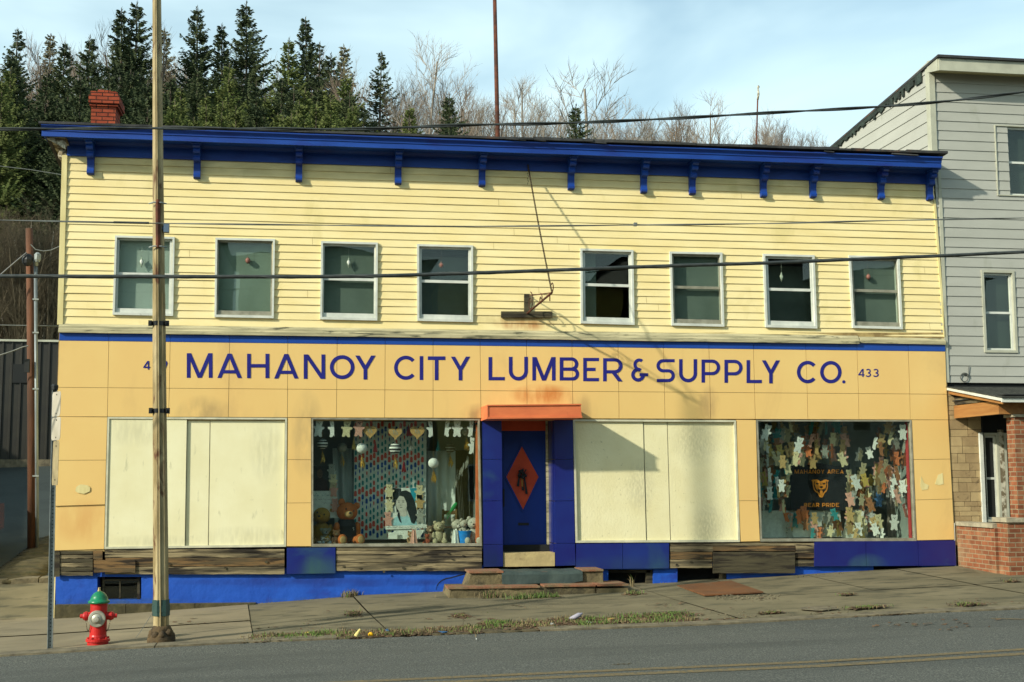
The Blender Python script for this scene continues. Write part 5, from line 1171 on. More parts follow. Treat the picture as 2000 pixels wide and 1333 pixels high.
# posters
def flat(mb,pts,Y,f,th=.002,mi=0): mb.mi=mi; mb.prism([P(*f(x,y),Y) for x,y in pts],(0,th,0))
def ellpts(cx,cy,rx,ry,n=22,a0=0,a1=360): return [(cx+rx*math.cos(rad(a0+(a1-a0)*k/n)),cy+ry*math.sin(rad(a0+(a1-a0)*k/n))) for k in range(n)]
def scribble(mb,x0,x1,y,h,Y,f,mi,w=1.2,n=26):
    x=x0
    for k in range(n):
        a=x0+(x1-x0)*k/n; b=a+(x1-x0)/n*.75; y0=y+h*math.sin(k*2.3)*.5; y1=y+h*math.cos(k*1.7)*.5
        if k%6==5: continue
        flat(mb,[(a,y0+w),(b,y1+w),(b,y1-w),(a,y0-w)],Y,f,.001,mi)
PO1=thing('photo_poster','poster of a woman with long dark hair edged with paper bears in the display window','poster',Z1(950,1080,.5))
mb=MB(); flat(mb,[(775,1085),(1150,1080),(1150,728),(775,732)],.52,C1); mb.build('poster_sheet',pm('poster_white',(214,220,208),.95),PO1)
mb=MB()
mk=[pm('poster_hair',(28,40,40),.7),pm('poster_face',(196,194,180),.9),pm('poster_blouse',(160,206,210),.9),pm('poster_teal',(30,150,170),.9),INK]
flat(mb,[(1000,732),(1065,732),(1062,860),(1040,880)],.5185,C1,.001,3)
flat(mb,[(845,732),(920,734),(925,780),(880,850),(850,920),(845,800)],.518,C1,.001,0)
flat(mb,[(880,960),(868,870),(885,800),(925,760),(965,752),(1010,775),(1045,850),(1065,940),(1070,1010),(1040,1060),(1010,1050),(1015,1000),(985,940),(960,900)],.516,C1,.001,0)
flat(mb,[(845,1080),(860,1010),(900,980),(920,960),(965,965),(990,1000),(1060,1030),(1070,1082)],.5145,C1,.001,2)
flat(mb,[(905,930),(900,990),(950,1000),(975,985),(970,930)],.513,C1,.001,1)
flat(mb,ellpts(925,876,52,76),.5115,C1,.001,1)
flat(mb,[(868,850),(882,800),(920,768),(968,770),(996,825),(990,900),(976,945),(972,870),(945,812),(905,802),(884,835)],.510,C1,.001,0)
flat(mb,[(895,945),(885,985),(905,1040),(925,1060),(912,1010),(905,960)],.5092,C1,.001,0)
flat(mb,[(975,930),(995,985),(1015,1050),(1040,1065),(1060,1030),(1045,960),(1000,900)],.5087,C1,.001,0)
for ex in (900,940): flat(mb,ellpts(ex,862,9,4,8),.5095,C1,.0008,4); flat(mb,[(ex-12,850),(ex+12,847),(ex+12,844),(ex-12,847)],.5096,C1,.0008,4)
flat(mb,[(908,910),(936,909),(930,914),(914,915)],.5094,C1,.0008,4); flat(mb,[(912,892),(922,892),(922,888),(916,888)],.5094,C1,.0008,4)
mb.build('portrait_print',mk,PO1)
for i,(x,y,c_) in enumerate(((812,762,'cream_paper'),(812,880,'cream_paper'),(1090,770,'cream_paper'),(1096,860,'tan_paper'),(1100,985,'grey_paper'),(800,1020,'pink_paper'))):
    paper_bear(Z1(x,y,.50),.24,c_,'%s paper bear fixed to the %s side of the poster of the woman, %s'%(('cream','cream','cream','tan','grey','pink')[i],'left' if x<900 else 'right',('topmost','second down','topmost','second down','lowest','lowest')[i]),'paper bears fixed to the poster',ang=ru(-.1,.1))
BN=thing('handwritten_strip','pale paper strip with handwriting laid under the poster of the woman','paper strip',Z1(960,1100,.46))
mb=MB(); flat(mb,[(775,1118),(1162,1104),(1162,1072),(775,1086)],.47,C1); mb.build('paper',pm('poster_white',(214,220,208),.95),BN); mb=MB(); scribble(mb,790,1150,1096,10,.468,C1,0,1.6,40); mb.build('handwriting',INK,BN)
mb=MB(); flat(mb,[(805,1205),(1085,1205),(1140,1120),(870,1110)],.49,C1,.01); flat(mb,[(800,1205),(885,1205),(885,1145),(800,1145)],.44,C1,.01); tag(mb.build('card_stack',pm('poster_white',(214,220,208),.95),org=Z1(900,1205,.45)),'pale cards propped on the shelf below the handwritten strip','cards')
P2=thing('photo_poster','poster with a dark photograph and blue handwriting at the left of the display','poster',Z1(200,900,.45))
mb=MB(); flat(mb,[(100,1010),(345,1010),(320,750),(100,760)],.47,C1); mb.build('handwritten_sheet',pm('poster_white',(214,220,208),.95),P2)
mb=MB(); scribble(mb,108,170,795,26,.468,C1,1,2.5,6); scribble(mb,185,270,795,18,.468,C1,1,2,6); scribble(mb,105,295,838,12,.468,C1,0,1.8,26); scribble(mb,200,290,870,8,.468,C1,0,1.5,12); mb.build('handwriting',[INK,pm('lolly_teal',(30,120,120))],P2)
mb=MB(); mk=[INK,pm('portrait_skin',(120,92,70),.5),pm('portrait_shirt',(64,44,38),.5),pm('portrait_ground',(60,70,62),.5)]
flat(mb,[(103,757),(252,757),(248,528),(103,528)],.466,C1,.002,3); flat(mb,ellpts(168,590,42,62),.4645,C1,.001,0); flat(mb,[(115,755),(120,665),(150,635),(190,635),(230,665),(240,755)],.463,C1,.001,2); flat(mb,ellpts(166,598,26,42),.4615,C1,.001,1)
for ex in (156,178): flat(mb,ellpts(ex,590,5,3,8),.4605,C1,.0008,0)
flat(mb,[(155,618),(178,618),(172,624),(160,624)],.4605,C1,.0008,0)
mb.build('photograph',mk,P2)
for i,(x,y,c_) in enumerate(((275,570,'grey_paper'),(290,665,'cream_paper'),(295,745,'pink_paper'),(305,890,'pink_paper'))):
    paper_bear(Z1(x,y,.44),.22,c_,'%s paper bear beside the dark photograph poster, %s in its column'%(('grey','cream','pink','pink')[i],('first','second','third','fourth')[i]),'paper bears beside the dark photograph')
# plush toys
def plush(label,p,h,c1,name='plush_bear',yaw=0,tilt=0,muzzle=None,earc=None,fluffy=True,flop=False,koala=False):
    T=thing(name,label,'soft toy',p); T.rotation_euler=(0,0,yaw); m=pm('plush_%d_%d_%d'%c1,c1,.7)
    mm=pm('plush_%d_%d_%d'%(muzzle or (200,180,140)),muzzle or (200,180,140),.7)
    Rt=Matrix.Rotation(tilt,3,'Y'); o=V(p)
    mb=MB(); E_=lambda c_,r_,n=14: mb.ell(o+V(c_)*h,V(r_)*h,n,9)
    E_((0,0,.27),(.21,.17,.27)); hc=V((.02*tilt,-.04,.68)); E_(hc,(.225,.2,.2),16)
    for s_ in (-1,1):
        e=Rt@V((s_*.17,0,.17)) if not koala else Rt@V((s_*.22,0,.10)); er=.075 if not koala else .11; E_(hc+e,(er,.05,er))
        E_((s_*.22,-.06,.30),(.08,.09,.17) ,10); E_((s_*.20,-.12,.18),(.075,.08,.08),10)
        E_((s_*.17,-.22,.09),(.10,.21,.095),12); E_((s_*.19,-.40,.115),(.10,.06,.115),12)
    mb.build('body',m,T,smooth=True)
    mb=MB(); mc=o+(hc+Rt@V((0,-.175,-.05)))*h; mb.ell(mc,V((.095,.08,.075))*h,12,8); 
    for s_ in (-1,1): mb.ell(o+V((s_*.19,-.452,.115))*h,V((.07,.015,.08))*h,10,6)
    mb.build('muzzle',mm,T,smooth=True)
    mb=MB(); mb.ell(mc+(Rt@V((0,-.078,.03)))*h,V((.032,.02,.024))*h*(1.6 if koala else 1),8,6)
    for s_ in (-1,1): mb.ell(o+(hc+Rt@V((s_*.085,-.178,.045)))*h,V((.02,.015,.022))*h,8,6)
    mb.build('eyes_and_nose',INK,T,smooth=True); return T,o,h
T,o,h=plush('large brown plush bear slumped against the curtain in a printed black shirt',(Z1(410,1180,.42).x,.46,dzb),.80,(196,108,44),yaw=.25,tilt=.25,muzzle=(196,160,100))
mb=MB(); mb.lathe([(.24*h,.08*h),(.235*h,.2*h),(.215*h,.36*h),(.16*h,.52*h),(.10*h,.56*h)],o+V((0,-.01,0)),(0,0,1),20); mb.build('black_shirt',pm('black_cloth',(34,38,40)),T,smooth=True)
mb=MB(); c_=o+V((-.05,-.165,.20)); mb.tube([c_+V((-.03,-.0,-.07)),c_+V((.025,-.002,.02)),c_+V((.0,-.0,.06)),c_+V((-.025,-.002,.02)),c_+V((.03,-.0,-.07))],.006,5)
for k in range(5): mb.box(c_.x+.05,c_.x+.05+.09*ru(.7,1),c_.y-.004,c_.y,c_.z+.07-k*.03,c_.z+.083-k*.03)
mb.build('shirt_print',pm('white_paper',(236,238,228)),T)
plush('yellowish plush dog bear leaning in the left corner of the display window',(Z1(180,1180,.5).x,.56,dzb),.72,(190,150,60),yaw=-.2,tilt=.3,muzzle=(200,150,40))
plush('grey blue koala plush in front of the yellowish one',(Z1(215,1190,.26).x,.26,dzb+.02),.30,(150,150,130),koala=True,yaw=.2,muzzle=(170,190,200))
plush('small peach plush bear beside the koala above the crumpled papers',(Z1(315,1180,.28).x,.28,dzb),.28,(200,150,104),yaw=.2)
plush('cream plush bear sitting upright toward the right of the display window',(Z1(1275,1225,.30).x,.34,dzb),.42,(186,176,140),muzzle=(196,186,150))
plush('little red brown plush bear beside the cream plush bear',(Z1(1165,1225,.22).x,.24,dzb),.19,(150,70,40),yaw=-.5,muzzle=(170,100,60))
plush('dusty tan plush bear half hidden behind the pink folded paper',(Z1(1010,1215,.34).x,.38,dzb),.24,(160,128,90),yaw=.3)
plush('greyish brown plush bear between the little red brown one and the cream one',(Z1(1195,1190,.44).x,.50,dzb+.02),.32,(136,116,90),yaw=.1)
plush('white plush lamb behind the left side of the blue bucket',(Z1(1440,1180,.40).x,.42,dzb),.46,(196,192,172),name='plush_lamb',yaw=.3,muzzle=(210,205,190))
plush('white plush lamb standing in the blue bucket',(Z1(1505,1160,.28).x,.30,dzb+.10),.34,(200,196,178),name='plush_lamb',yaw=.3,muzzle=(150,130,110))
plush('white plush lamb at the right edge of the display window',(Z1(1600,1200,.25).x,.25,dzb),.50,(196,196,180),name='plush_lamb',yaw=-.2,muzzle=(200,190,170))
c_=Z1(1510,1225,.2); BK=thing('toy_bucket','blue toy bucket holding a plush lamb on the display shelf','bucket',(c_.x,.18,dzb))
mb=MB(); mb.lathe([(.082,0),(.108,.205),(.114,.205),(.114,.22),(.10,.22),(.078,.01)],(c_.x,.18,dzb),(0,0,1),24); mb.build('pail',pm('bucket_blue',(10,130,214),.9),BK,smooth=False)
for x,y,nm,cc,hh,lb in ((1040,1215,'pink_paper',(214,160,140),.25,'pink tissue paper folded into a standing cone on the display shelf'),(1425,1215,'white_paper',(200,230,226),.25,'pale blue white tissue cone left of the blue bucket')):
    c_=Z1(x,y,.14); mb=MB(); n=12; 
    vs=[]; 
    for k in range(n): a=k*2*math.pi/n; r_=.075*(1 if k%2 else .72); vs.append(V((c_.x+r_*math.cos(a),.16+r_*.7*math.sin(a),dzb)))
    for k in range(n): a=k*2*math.pi/n; r_=.032*(1 if k%2 else .6); vs.append(V((c_.x+r_*math.cos(a),.16+r_*.7*math.sin(a),dzb+hh*ru(.9,1.05))))
    mb.add(vs,[(k,(k+1)%n,n+(k+1)%n,n+k) for k in range(n)]+[tuple(range(n-1,-1,-1)),tuple(range(n,2*n))]); tag(mb.build('tissue_cone',pm(nm,cc),org=c_),lb,'tissue paper')
def crumple(label,pts,m,name='crumpled_paper',cat='paper'):
    mb=MB(); 
    for p,w_,h_ in pts:
        q=[p+V((ru(-w_,w_),ru(-.05,.05),ru(0,h_))) for _ in range(9)]
        for k in range(7): mb.prism([q[k],q[k+1],q[(k+2)%9]],(0,.002,.001))
    tag(mb.build(name,m,org=pts[0][0],fix=False),label,cat)
crumple('heap of crumpled white paper at the left of the display shelf',[(V((Z1(x,1200,.14).x,.14,dzb+z_)),.05,.05) for x,z_ in ((170,0),(200,.02),(230,.05),(200,.09),(250,.0),(160,.03),(240,.08))],PC['white_paper'])
crumple('crumpled white paper scrap beneath the peach plush bear',[(V((Z1(x,1225,.12).x,.12,dzb)),.04,.04) for x in (370,395,410)],PC['white_paper'])
crumple('scattered pale paper scraps along the front of the left display shelf',[(V((Z1(x,1235,.08).x,.08,dzb)),.05,.012) for x in range(130,1600,70)],PC['cream_paper'])
CH=thing('toy_chair','small brown wooden chair behind the cream plush bear','chair',(Z1(1370,1100,.8).x,.75,dzb))
a=Z1(1312,930,.75); b=Z1(1432,1100,.75)
for x_ in (a.x,b.x): mb=MB(); mb.box(x_-.015,x_+.015,.74,.78,dzb,a.z); mb.build('leg',MT['wood2'],CH)
mb=MB(); mb.box(a.x+.016,b.x-.016,.745,.765,a.z-.09,a.z-.02); mb.build('back_rail',MT['wood2'],CH); mb=MB(); mb.box(a.x-.01,b.x+.01,.5,.739,b.z,b.z+.03); mb.build('seat',MT['wood2'],CH)
c_=Z1(1410,910,.6); mb=MB(); mb.ell(c_,(.035,.02,.10),10,8,Matrix.Rotation(.6,3,'Y')); mb.tube([c_+V((-.03,0,-.06)),c_+V((-.12,0,-.20))],.006,5); mb.tube([c_+V((-.05,0,-.05)),c_+V((-.15,0,-.16))],.005,5); tag(mb.build('green_toy',pm('toy_green',(20,150,80),.8),org=c_,smooth=True),'bright green plastic toy leaning above the small brown chair','toy')
# right display window: banner and paper bears
mb=MB(); flat(mb,[(100,960),(1010,960),(1010,385),(100,385)],1.1,C2,.01); tag(mb.build('backing_cloth',pm('dim_cloth',(150,164,150),.8),org=Z2(500,960,1.1)),'dull grey cloth hung behind the dark banner','cloth')
mb=MB(); flat(mb,[(140,1235),(950,1225),(925,962),(140,962)],.62,C2,.01); flat(mb,[(945,1235),(1200,1235),(1200,960),(1010,950)],.66,C2,.01); tag(mb.build('display_board',pm('poster_white',(214,220,208),.95),org=Z2(500,1235,.62)),'pale boards standing on the shelf under the dark banner','board')
drape(Z2(1370,0,.8).x,Z2(1650,0,.8).x,ezb,Z2(0,760,.8).z,.8,mat('brown_sheer',(.26,.22,.17),(.18,.16,.13),scale=3,stretch=(5,1,.5),rough=.95),'sheer_drape','grey brown gauze drape in the lower right of the bear display',amp=.02,wl=.12)
mb=MB(); a=P(1779,1052,.12); mb.box(a.x-.02,a.x+.03,.06,.16,ezb,ezt-.02); mb.build('painted_side_board',pm('rainbow_red_paper',(190,60,60)),DF2)
FL=thing('school_banner','black banner with orange bear head lettered MAHANOY AREA and BEAR PRIDE','banner',Z2(700,960,.55))
mb=MB(); n=20; tp=[(430+ (1022-430)*k/n,500+14*math.sin(k*.5)) for k in range(n+1)]; mb.prism([P(*C2(x,y),.55) for x,y in [(432,955),(1005,962)]+tp[::-1]],(0,.006,0)); mb.build('banner_cloth',pm('banner_black',(22,26,28)),FL)
og=pm('banner_orange',(222,140,44),1.); 
def btext(txt,x0,x1,y0,y1,gaps,t):
    W_=len(txt); cw=(x1-x0)/sum(gaps[c_] if c_ in gaps else 1 for c_ in txt); x=x0
    for c_ in txt:
        wd=cw*(gaps.get(c_,1))
        if c_!=' ':
            mb=MB(); gl_=Glyph(mb,.545); a_=C2(x+cw*.10,y0); b_=C2(x+wd-cw*.10,y1); gl_.ch(c_,a_[0],b_[0],a_[1],b_[1],t); mb.build('letter',og,FL)
        x+=wd
btext('MAHANOY AREA',468,966,552,592,{'I':.4,' ':.5,'M':1.2},1.25)
btext('BEAR PRIDE',562,922,886,925,{'I':.4,' ':.55},1.35)
mb=MB() # bear head emblem from stacked orange and black shapes
Yb=.545
flat(mb,[(640,660),(655,652),(690,650),(712,658),(725,668),(745,668),(762,655),(785,650),(812,660),(815,668),(800,672),(806,710),(800,750),(790,772),(772,785),(762,812),(752,828),(738,832),(722,826),(712,808),(702,788),(680,775),(664,752),(655,715),(652,675)],Yb,C2,.0015,0)
for pts in ([(664,672),(676,668),(672,700),(682,735),(705,765),(698,772),(676,752),(664,715)],[(795,672),(784,668),(790,700),(780,738),(765,765),(772,770),(788,748),(798,712)],
            [(682,688),(700,682),(716,692),(708,702),(690,700)],[(782,688),(765,682),(750,692),(758,702),(775,700)],
            [(722,722),(732,716),(748,716),(756,722),(750,736),(738,742),(728,736)],
            [(700,738),(716,748),(738,752),(760,748),(774,738),(766,776),(756,790),(752,764),(738,758),(724,764),(722,790),(708,776)],
            [(727,668),(733,700),(731,712),(725,690)],[(745,668),(741,700),(744,712),(749,690)]): flat(mb,pts,Yb-.0016,C2,.0012,1)
flat(mb,[(728,768),(748,768),(752,790),(744,812),(736,814),(728,800)],Yb-.0032,C2,.0012,0)
mb.build('bear_head_emblem',[og,pm('banner_black',(22,26,28))],FL)
g2='paper bears in the right display window'
for x,y,c_,a_,lb in ((190,175,'white_paper',.35,'bright white paper bear tilted in the top left of the bear display'),(515,302,'white_paper',.3,'bright white paper bear tilted above the dark banner'),(1085,678,'white_paper',-.4,'bright white paper bear tilted at the right edge of the dark banner'),(1555,175,'white_paper',0,'upright white paper bear in the top right of the bear display'),(1470,1078,'white_paper',.05,'white paper bear low on the brown gauze drape'),(655,470,'tan_paper',0,'tan paper bear at the top edge of the dark banner'),(1315,850,'blue_paper',.05,'blue paper bear alone on the dark strip right of the banner')):
    paper_bear(Z2(x,y,.07 if c_=='white_paper' else .4),.26 if c_=='white_paper' else .24,c_,lb,g2,False,a_)
regs=[ # x0 y0 x1 y1 n colours depth label
 (120,90,1000,250,34,['cream_paper','tan_paper','teal_paper','yellow_paper','grey_paper','brown_paper'],(.35,.75),'small dim %s paper bear in the garlands across the top of the bear display'),
 (110,250,425,930,50,['grey_paper','tan_paper','cream_paper','yellow_paper','teal_paper','pink_paper','white_paper','brown_paper'],(.15,.5),'%s paper bear in the cluster left of the dark banner'),
 (430,250,1000,450,34,['orange_paper','grey_paper','tan_paper','pink_paper','brown_paper','cream_paper'],(.3,.6),'%s paper bear in the sagging garland above the dark banner'),
 (330,960,930,1200,26,['pink_paper','orange_paper','grey_paper','teal_paper','tan_paper','brown_paper','cream_paper','yellow_paper'],(.45,.58),'%s paper bear on the pale board under the dark banner'),
 (1010,380,1240,1200,52,['cream_paper','tan_paper','grey_paper','pink_paper','yellow_paper','white_paper','brown_paper','cream_paper'],(.3,.62),'%s paper bear in the dense column just right of the dark banner'),
 (1250,110,1610,780,60,['cream_paper','tan_paper','grey_paper','pink_paper','orange_paper','yellow_paper','white_paper','brown_paper','white_paper'],(.16,.7),'%s paper bear in the hanging cluster at the upper right of the bear display'),
 (1450,640,1640,980,14,['white_paper','pink_paper','white_paper','cream_paper'],(.14,.3),'%s paper bear above the brown gauze drape'),
 (1270,1020,1380,1220,6,['cream_paper','tan_paper','white_paper'],(.3,.4),'%s paper bear on the dark strip at the foot of the display')]
for x0,y0,x1,y1,n,cs,(da,db),lb in regs:
    for k in range(int(n*1.06)):
        c_=random.choice(cs); Y=da+(db-da)*(k+rnd()*.5)/n
        x=ru(x0,x1); y=ru(y0,y1)
        if 405<x<1015 and 455<y<960: continue
        paper_bear(Z2(x,y,Y),ru(.19,.26),c_,lb%c_.replace('_paper',''),lb.replace('%s ','')[:0]+'paper bears: '+lb[lb.index('bear ')+5:],random.choice([False,False,False,'l','r']),ru(-.35,.35),ru(-.5,.5))
crumple('scattered white paper scraps along the right display shelf',[(V((Z2(x,1235,.09).x,.09,ezb)),.06,.03 if x in(600,) else .012) for x in (160,250,400,480,600,760,850,1000,1100,1280,1340,1400)],PC['white_paper'])
# ------------------------------------------------------------ trees on the hillside
TR=dict(
 dark=mat('spruce_dark',(.020,.033,.010),(.044,.058,.017),scale=.9,rough=.9,c3=(.012,.022,.010),s3=.7),
 mid=mat('spruce_mid',(.055,.078,.014),(.10,.115,.028),scale=.8,rough=.9,c3=(.025,.040,.014),s3=.8),
 olive=mat('spruce_brownish',(.10,.10,.045),(.14,.12,.06),scale=.8,rough=.9,c3=(.05,.06,.025),s3=.8),
 bark=mat('dark_bark',(.10,.075,.05),(.06,.048,.036),scale=5,rough=.95),
 bare=mat('bare_twigs_grey',(.28,.245,.195),(.21,.185,.15),scale=1.2,rough=.95),
 shaded_scrub=mat('shaded_scrub_twigs',(.11,.085,.05),(.075,.06,.035),scale=1.2,rough=.95),  # twigs darkened, the shade on the left put into the colour
 bareb=mat('bare_twigs_brown',(.19,.145,.105),(.14,.11,.08),scale=1.2,rough=.95),
 birch=mat('birch_bark',(.42,.39,.31),(.24,.22,.17),scale=3,stretch=(1,1,4),rough=.9),
 leaf=mat('rusty_leaves',(.30,.13,.045),(.22,.10,.04),scale=3,rough=.8))
def conifer(kind,H=16.,R0=3.0,seed=0,sparse=0.,clear=.10):
    rg=random.Random(seed); T=bpy.data.objects.new('spruce_tree',None); col.objects.link(T); ORG[T.name]=V((0,0,0))
    mb=MB(); bend=rg.uniform(-.2,.2); ax=lambda z: V((bend*math.sin(z/H*3),bend*.5*math.cos(z/H*2.5),z))
    mb.tube([ax(H*i/8) for i in range(9)],[.2*(1-i/8.3)+.01 for i in range(9)],6); mb.build('trunk',TR['bark'],T,fix=False)
    vs=[]; fs=[]; z=H*clear
    while z<H*.985:
        t=z/H; prof=(1-t)**.95*(1 if t>.25 else .8+.2*t/.25); nb=rg.randint(6,8) if t<.88 else 5
        for k in range(nb):
            if rg.random()<sparse*.5: continue
            a=rg.uniform(0,6.283); L_=R0*prof*rg.choice((.4,.7,.95,1.1,1.45))*rg.uniform(.9,1.1)+.10; el_=rad(-16+44*t+rg.uniform(-9,9)); d=V((math.cos(a),math.sin(a),0)); side=V((-d.y,d.x,0))
            base=ax(z+rg.uniform(-.15,.15)); nt_=int(5+L_*8)
            for j in range(nt_):
                f=(j+.6)/nt_
                if f<.12: continue
                p=base+d*(L_*f*math.cos(el_))+V((0,0,L_*f*math.sin(el_)-.20*L_*f*(1-f)*1.2+ (.10*L_*f*f)))
                if rg.random()<sparse: continue
                tl=(.10+.24*L_*(1-f)*.6+.06)*rg.uniform(.6,1.3)
                for s_ in (-1,1):
                    dr=(d*rg.uniform(.5,.95)+side*s_*rg.uniform(.5,1)+V((0,0,rg.uniform(-.55,-.02)))).normalized()
                    q=p+dr*tl; w_=V((rg.uniform(-1,1),rg.uniform(-1,1),rg.uniform(-1,1)))*.5+V((0,0,1)); w_=(w_-dr*w_.dot(dr)).normalized()*rg.uniform(.022,.042)*(1+.22*L_)
                    o=len(vs); vs+= [p-w_*.4,p+dr*tl*.45-w_,q,p+dr*tl*.5+w_]; fs.append((o,o+1,o+2,o+3))
            # tip
        z+=.21*(.55+.6*prof)*rg.uniform(.8,1.2)
    # leader
    for j in range(30):
        p=ax(H*(.93+.07*j/30)); a=rg.uniform(0,6.28); l=.04+.26*(1-j/30); q=p+V((math.cos(a)*l,math.sin(a)*l,.14)); o=len(vs); vs+=[p,p.lerp(q,.5)+V((0,0,-.035)),q,p.lerp(q,.5)+V((0,0,.035))]; fs.append((o,o+1,o+2,o+3))
    mb=MB(); mb.v=vs; mb.f=fs; mb.m=[0]*len(fs); mb.build('crown',TR[kind],T,fix=False); T['H']=H; return T
def bare(kind,H=14.,seed=0,spread=.5,n1=12,leaf=False,name='bare_tree',multi=1,tk=1.):
    rg=random.Random(seed); T=bpy.data.objects.new(name,None); col.objects.link(T); ORG[T.name]=V((0,0,0))
    mt_=MB(); mc=MB(); ends=[]
    def branch(mb,p,d,L_,r,n=3,w=.12,s=3):
        path=[p]; 
        for i in range(n):
            d=(d+V((rg.uniform(-w,w),rg.uniform(-w,w),rg.uniform(-w*.3,w)))).normalized(); path.append(path[-1]+d*L_/n)
        mb.tube(path,[r*(1-.75*i/n) for i in range(n+1)],s,False); return path,d
    def side(d,ang):
        a=rg.uniform(0,6.283); o=d.orthogonal().normalized(); b=d.cross(o); u=o*math.cos(a)+b*math.sin(a); return (d*math.cos(ang)+u*math.sin(ang)+V((0,0,.18))).normalized()
    for m_ in range(multi):
        d0=V((rg.uniform(-.25,.25)*(multi>1),rg.uniform(-.2,.2)*(multi>1),1)).normalized()
        tr,_=branch(mt_,V((rg.uniform(-.3,.3)*(multi>1),0,-.4)),d0,H*.93,.14*H/14*tk,8,.05,5)
        for k in range(n1):
            f=.26+.70*(k+rg.random()*.7)/n1; i=min(int(f*8),7); p=tr[i].lerp(tr[i+1],f*8-i); L1=H*(.42*(1.05-f)+.07)*rg.uniform(.75,1.15)
            b1,d1=branch(mc,p,side(V((0,0,1)),spread*rg.uniform(.7,1.25)),L1,.045*tk*(1.3-f),4,.14)
            for j in range(5):
                g_=.25+.72*(j+rg.random())/5; i=min(int(g_*4),3); p2=b1[i].lerp(b1[i+1],g_*4-i); dd=(b1[i+1]-b1[i]).normalized()
                b2,d2=branch(mc,p2,side(dd,rg.uniform(.4,.75)),L1*(.62*(1.1-g_)+.08),.016*tk,3,.16)
                for q_ in range(5):
                    h_=.2+.8*(q_+rg.random())/5; i=min(int(h_*3),2); p3=b2[i].lerp(b2[i+1],min(h_*3-i,1)); dd2=(b2[i+1]-b2[i]).normalized()
                    b3,d3=branch(mc,p3,side(dd2,rg.uniform(.35,.7)),rg.uniform(.35,.85),.009*tk,2,.2)
                    for _ in range(2): p4=b3[1].lerp(b3[2],rg.random()); branch(mc,p4,side(d3,.5),rg.uniform(.25,.5),.006*tk,1,.1); ends.append(p4)
    mt_.build('trunk',TR[kind],T,fix=False); mc.build('crown',TR[kind],T,fix=False)
    if leaf:
        ml=MB()
        for p in ends:
            if p.z<H*.62 and rg.random()<.6:
                a,b,c_=[V((rg.uniform(-1,1),rg.uniform(-1,1),rg.uniform(-1,1)))*.13 for _ in range(3)]; ml.face([p+a,p+b,p+c_])
        ml.build('dead_leaves',TR['leaf'],T,fix=False)
    T['H']=H; return T
CON=[conifer('dark',16,3.5,1),conifer('dark',16,2.9,2),conifer('mid',16,3.7,3),conifer('dark',16,3.4,4,.3),conifer('olive',16,2.8,5,.25),conifer('mid',16,4.2,6,0,.03),conifer('mid',16,3.1,7),conifer('dark',16,3.9,8)]
BAR=[bare('bare',14,21,.50,14),bare('bareb',14,22,.42,14),bare('bare',14,23,.6,12,multi=2),bare('bareb',14,24,.38,16,multi=2),bare('bare',14,25,.62,11,tk=1.15),bare('bareb',14,26,.5,14,True),bare('birch',14,27,.32,8,tk=.75),bare('shaded_scrub',14,28,.4,16,multi=2),bare('shaded_scrub',14,29,.5,14)]
used=set()
for ch in BAR[6].children:
    if ch.name.startswith('crown'): ch.data.materials[0]=TR['shaded_scrub']  # birch twigs take the colour with the shade painted in
def place(proto,px,py,Y,label,group,cat='tree',wob=1.):
    top=P(px,py,Y); zb=hill(top.x,Y)-.1; h=top.z-zb
    if h<1: return
    o=proto if proto.name not in used else copy_tree(proto); used.add(proto.name)
    s=h/proto['H']; sx_=max(s,.55)*wob; o.scale=(sx_,sx_,s); o.rotation_euler=(0,0,rnd()*6.28); o.location=(top.x,Y,zb); ORG[o.name]=V(o.location)
    tag(o,label,cat,group)
gc='spruces on the wooded hillside'; gb='leafless trees on the hillside'
named=[(36,57,3,52,'thin topped sparse spruce highest at the far left of the hillside'),(22,105,0,44,'dark spruce at the left edge in front of the sparse one'),(100,66,4,58,'pale brownish spruce between the dark ones left of the chimney'),(127,84,0,46,'dark spruce left of the chimney'),(178,69,7,44,'broad dark spruce directly above the chimney'),(240,17,1,50,'tall spruce, the left of the twin pair beside the steel pole'),(265,3,0,50,'tall spruce, the right of the twin pair beside the steel pole'),(322,56,4,56,'brownish thin spruce just right of the steel pole'),(385,14,0,52,'tall pointed spruce standing alone right of the steel pole'),(436,48,1,54,'slim spruce just left of the tallest central spruce'),(481,3,7,52,'tallest spruce in the middle of the left hillside'),(565,74,2,46,'broad green spruce left of the slim peak above the fourth bracket'),(597,35,1,54,'slim spruce with the highest peak right of the broad green one'),(625,84,3,50,'ragged spruce just right of the slim peak'),(645,105,0,48,'shorter dark spruce among the group above the upper windows'),(672,88,4,50,'brownish spruce at the right end of the dense spruces'),(745,101,3,56,'isolated ragged spruce right of the dense group'),(800,206,2,40,'small green spruce peeping over the cornice, leftmost'),(878,184,7,41,'small dark spruce beside the rusty leaved tree'),(1125,204,7,41,'bushy dark spruce behind the big bare tree')]
for px,py,k_,Y,lb in named: place(CON[k_],px,py,Y,lb,gc)
for i in range(46):
    px=-150+860*i/45+ru(-8,8); py=ru(120,215)+(25 if px>500 else 0); Y=ru(33,42)
    place(CON[random.choice([0,1,2,7,6,5] if px>330 else [0,1,7,0,2])],px,py,Y,'dark spruce filling the lower part of the dense wood behind the store',gc+' below the skyline')
for i in range(18):
    place(CON[random.choice([5,2,6])],ru(330,700),ru(195,235),ru(29,33),'young green spruce just above the blue cornice',gc+' just above the cornice')
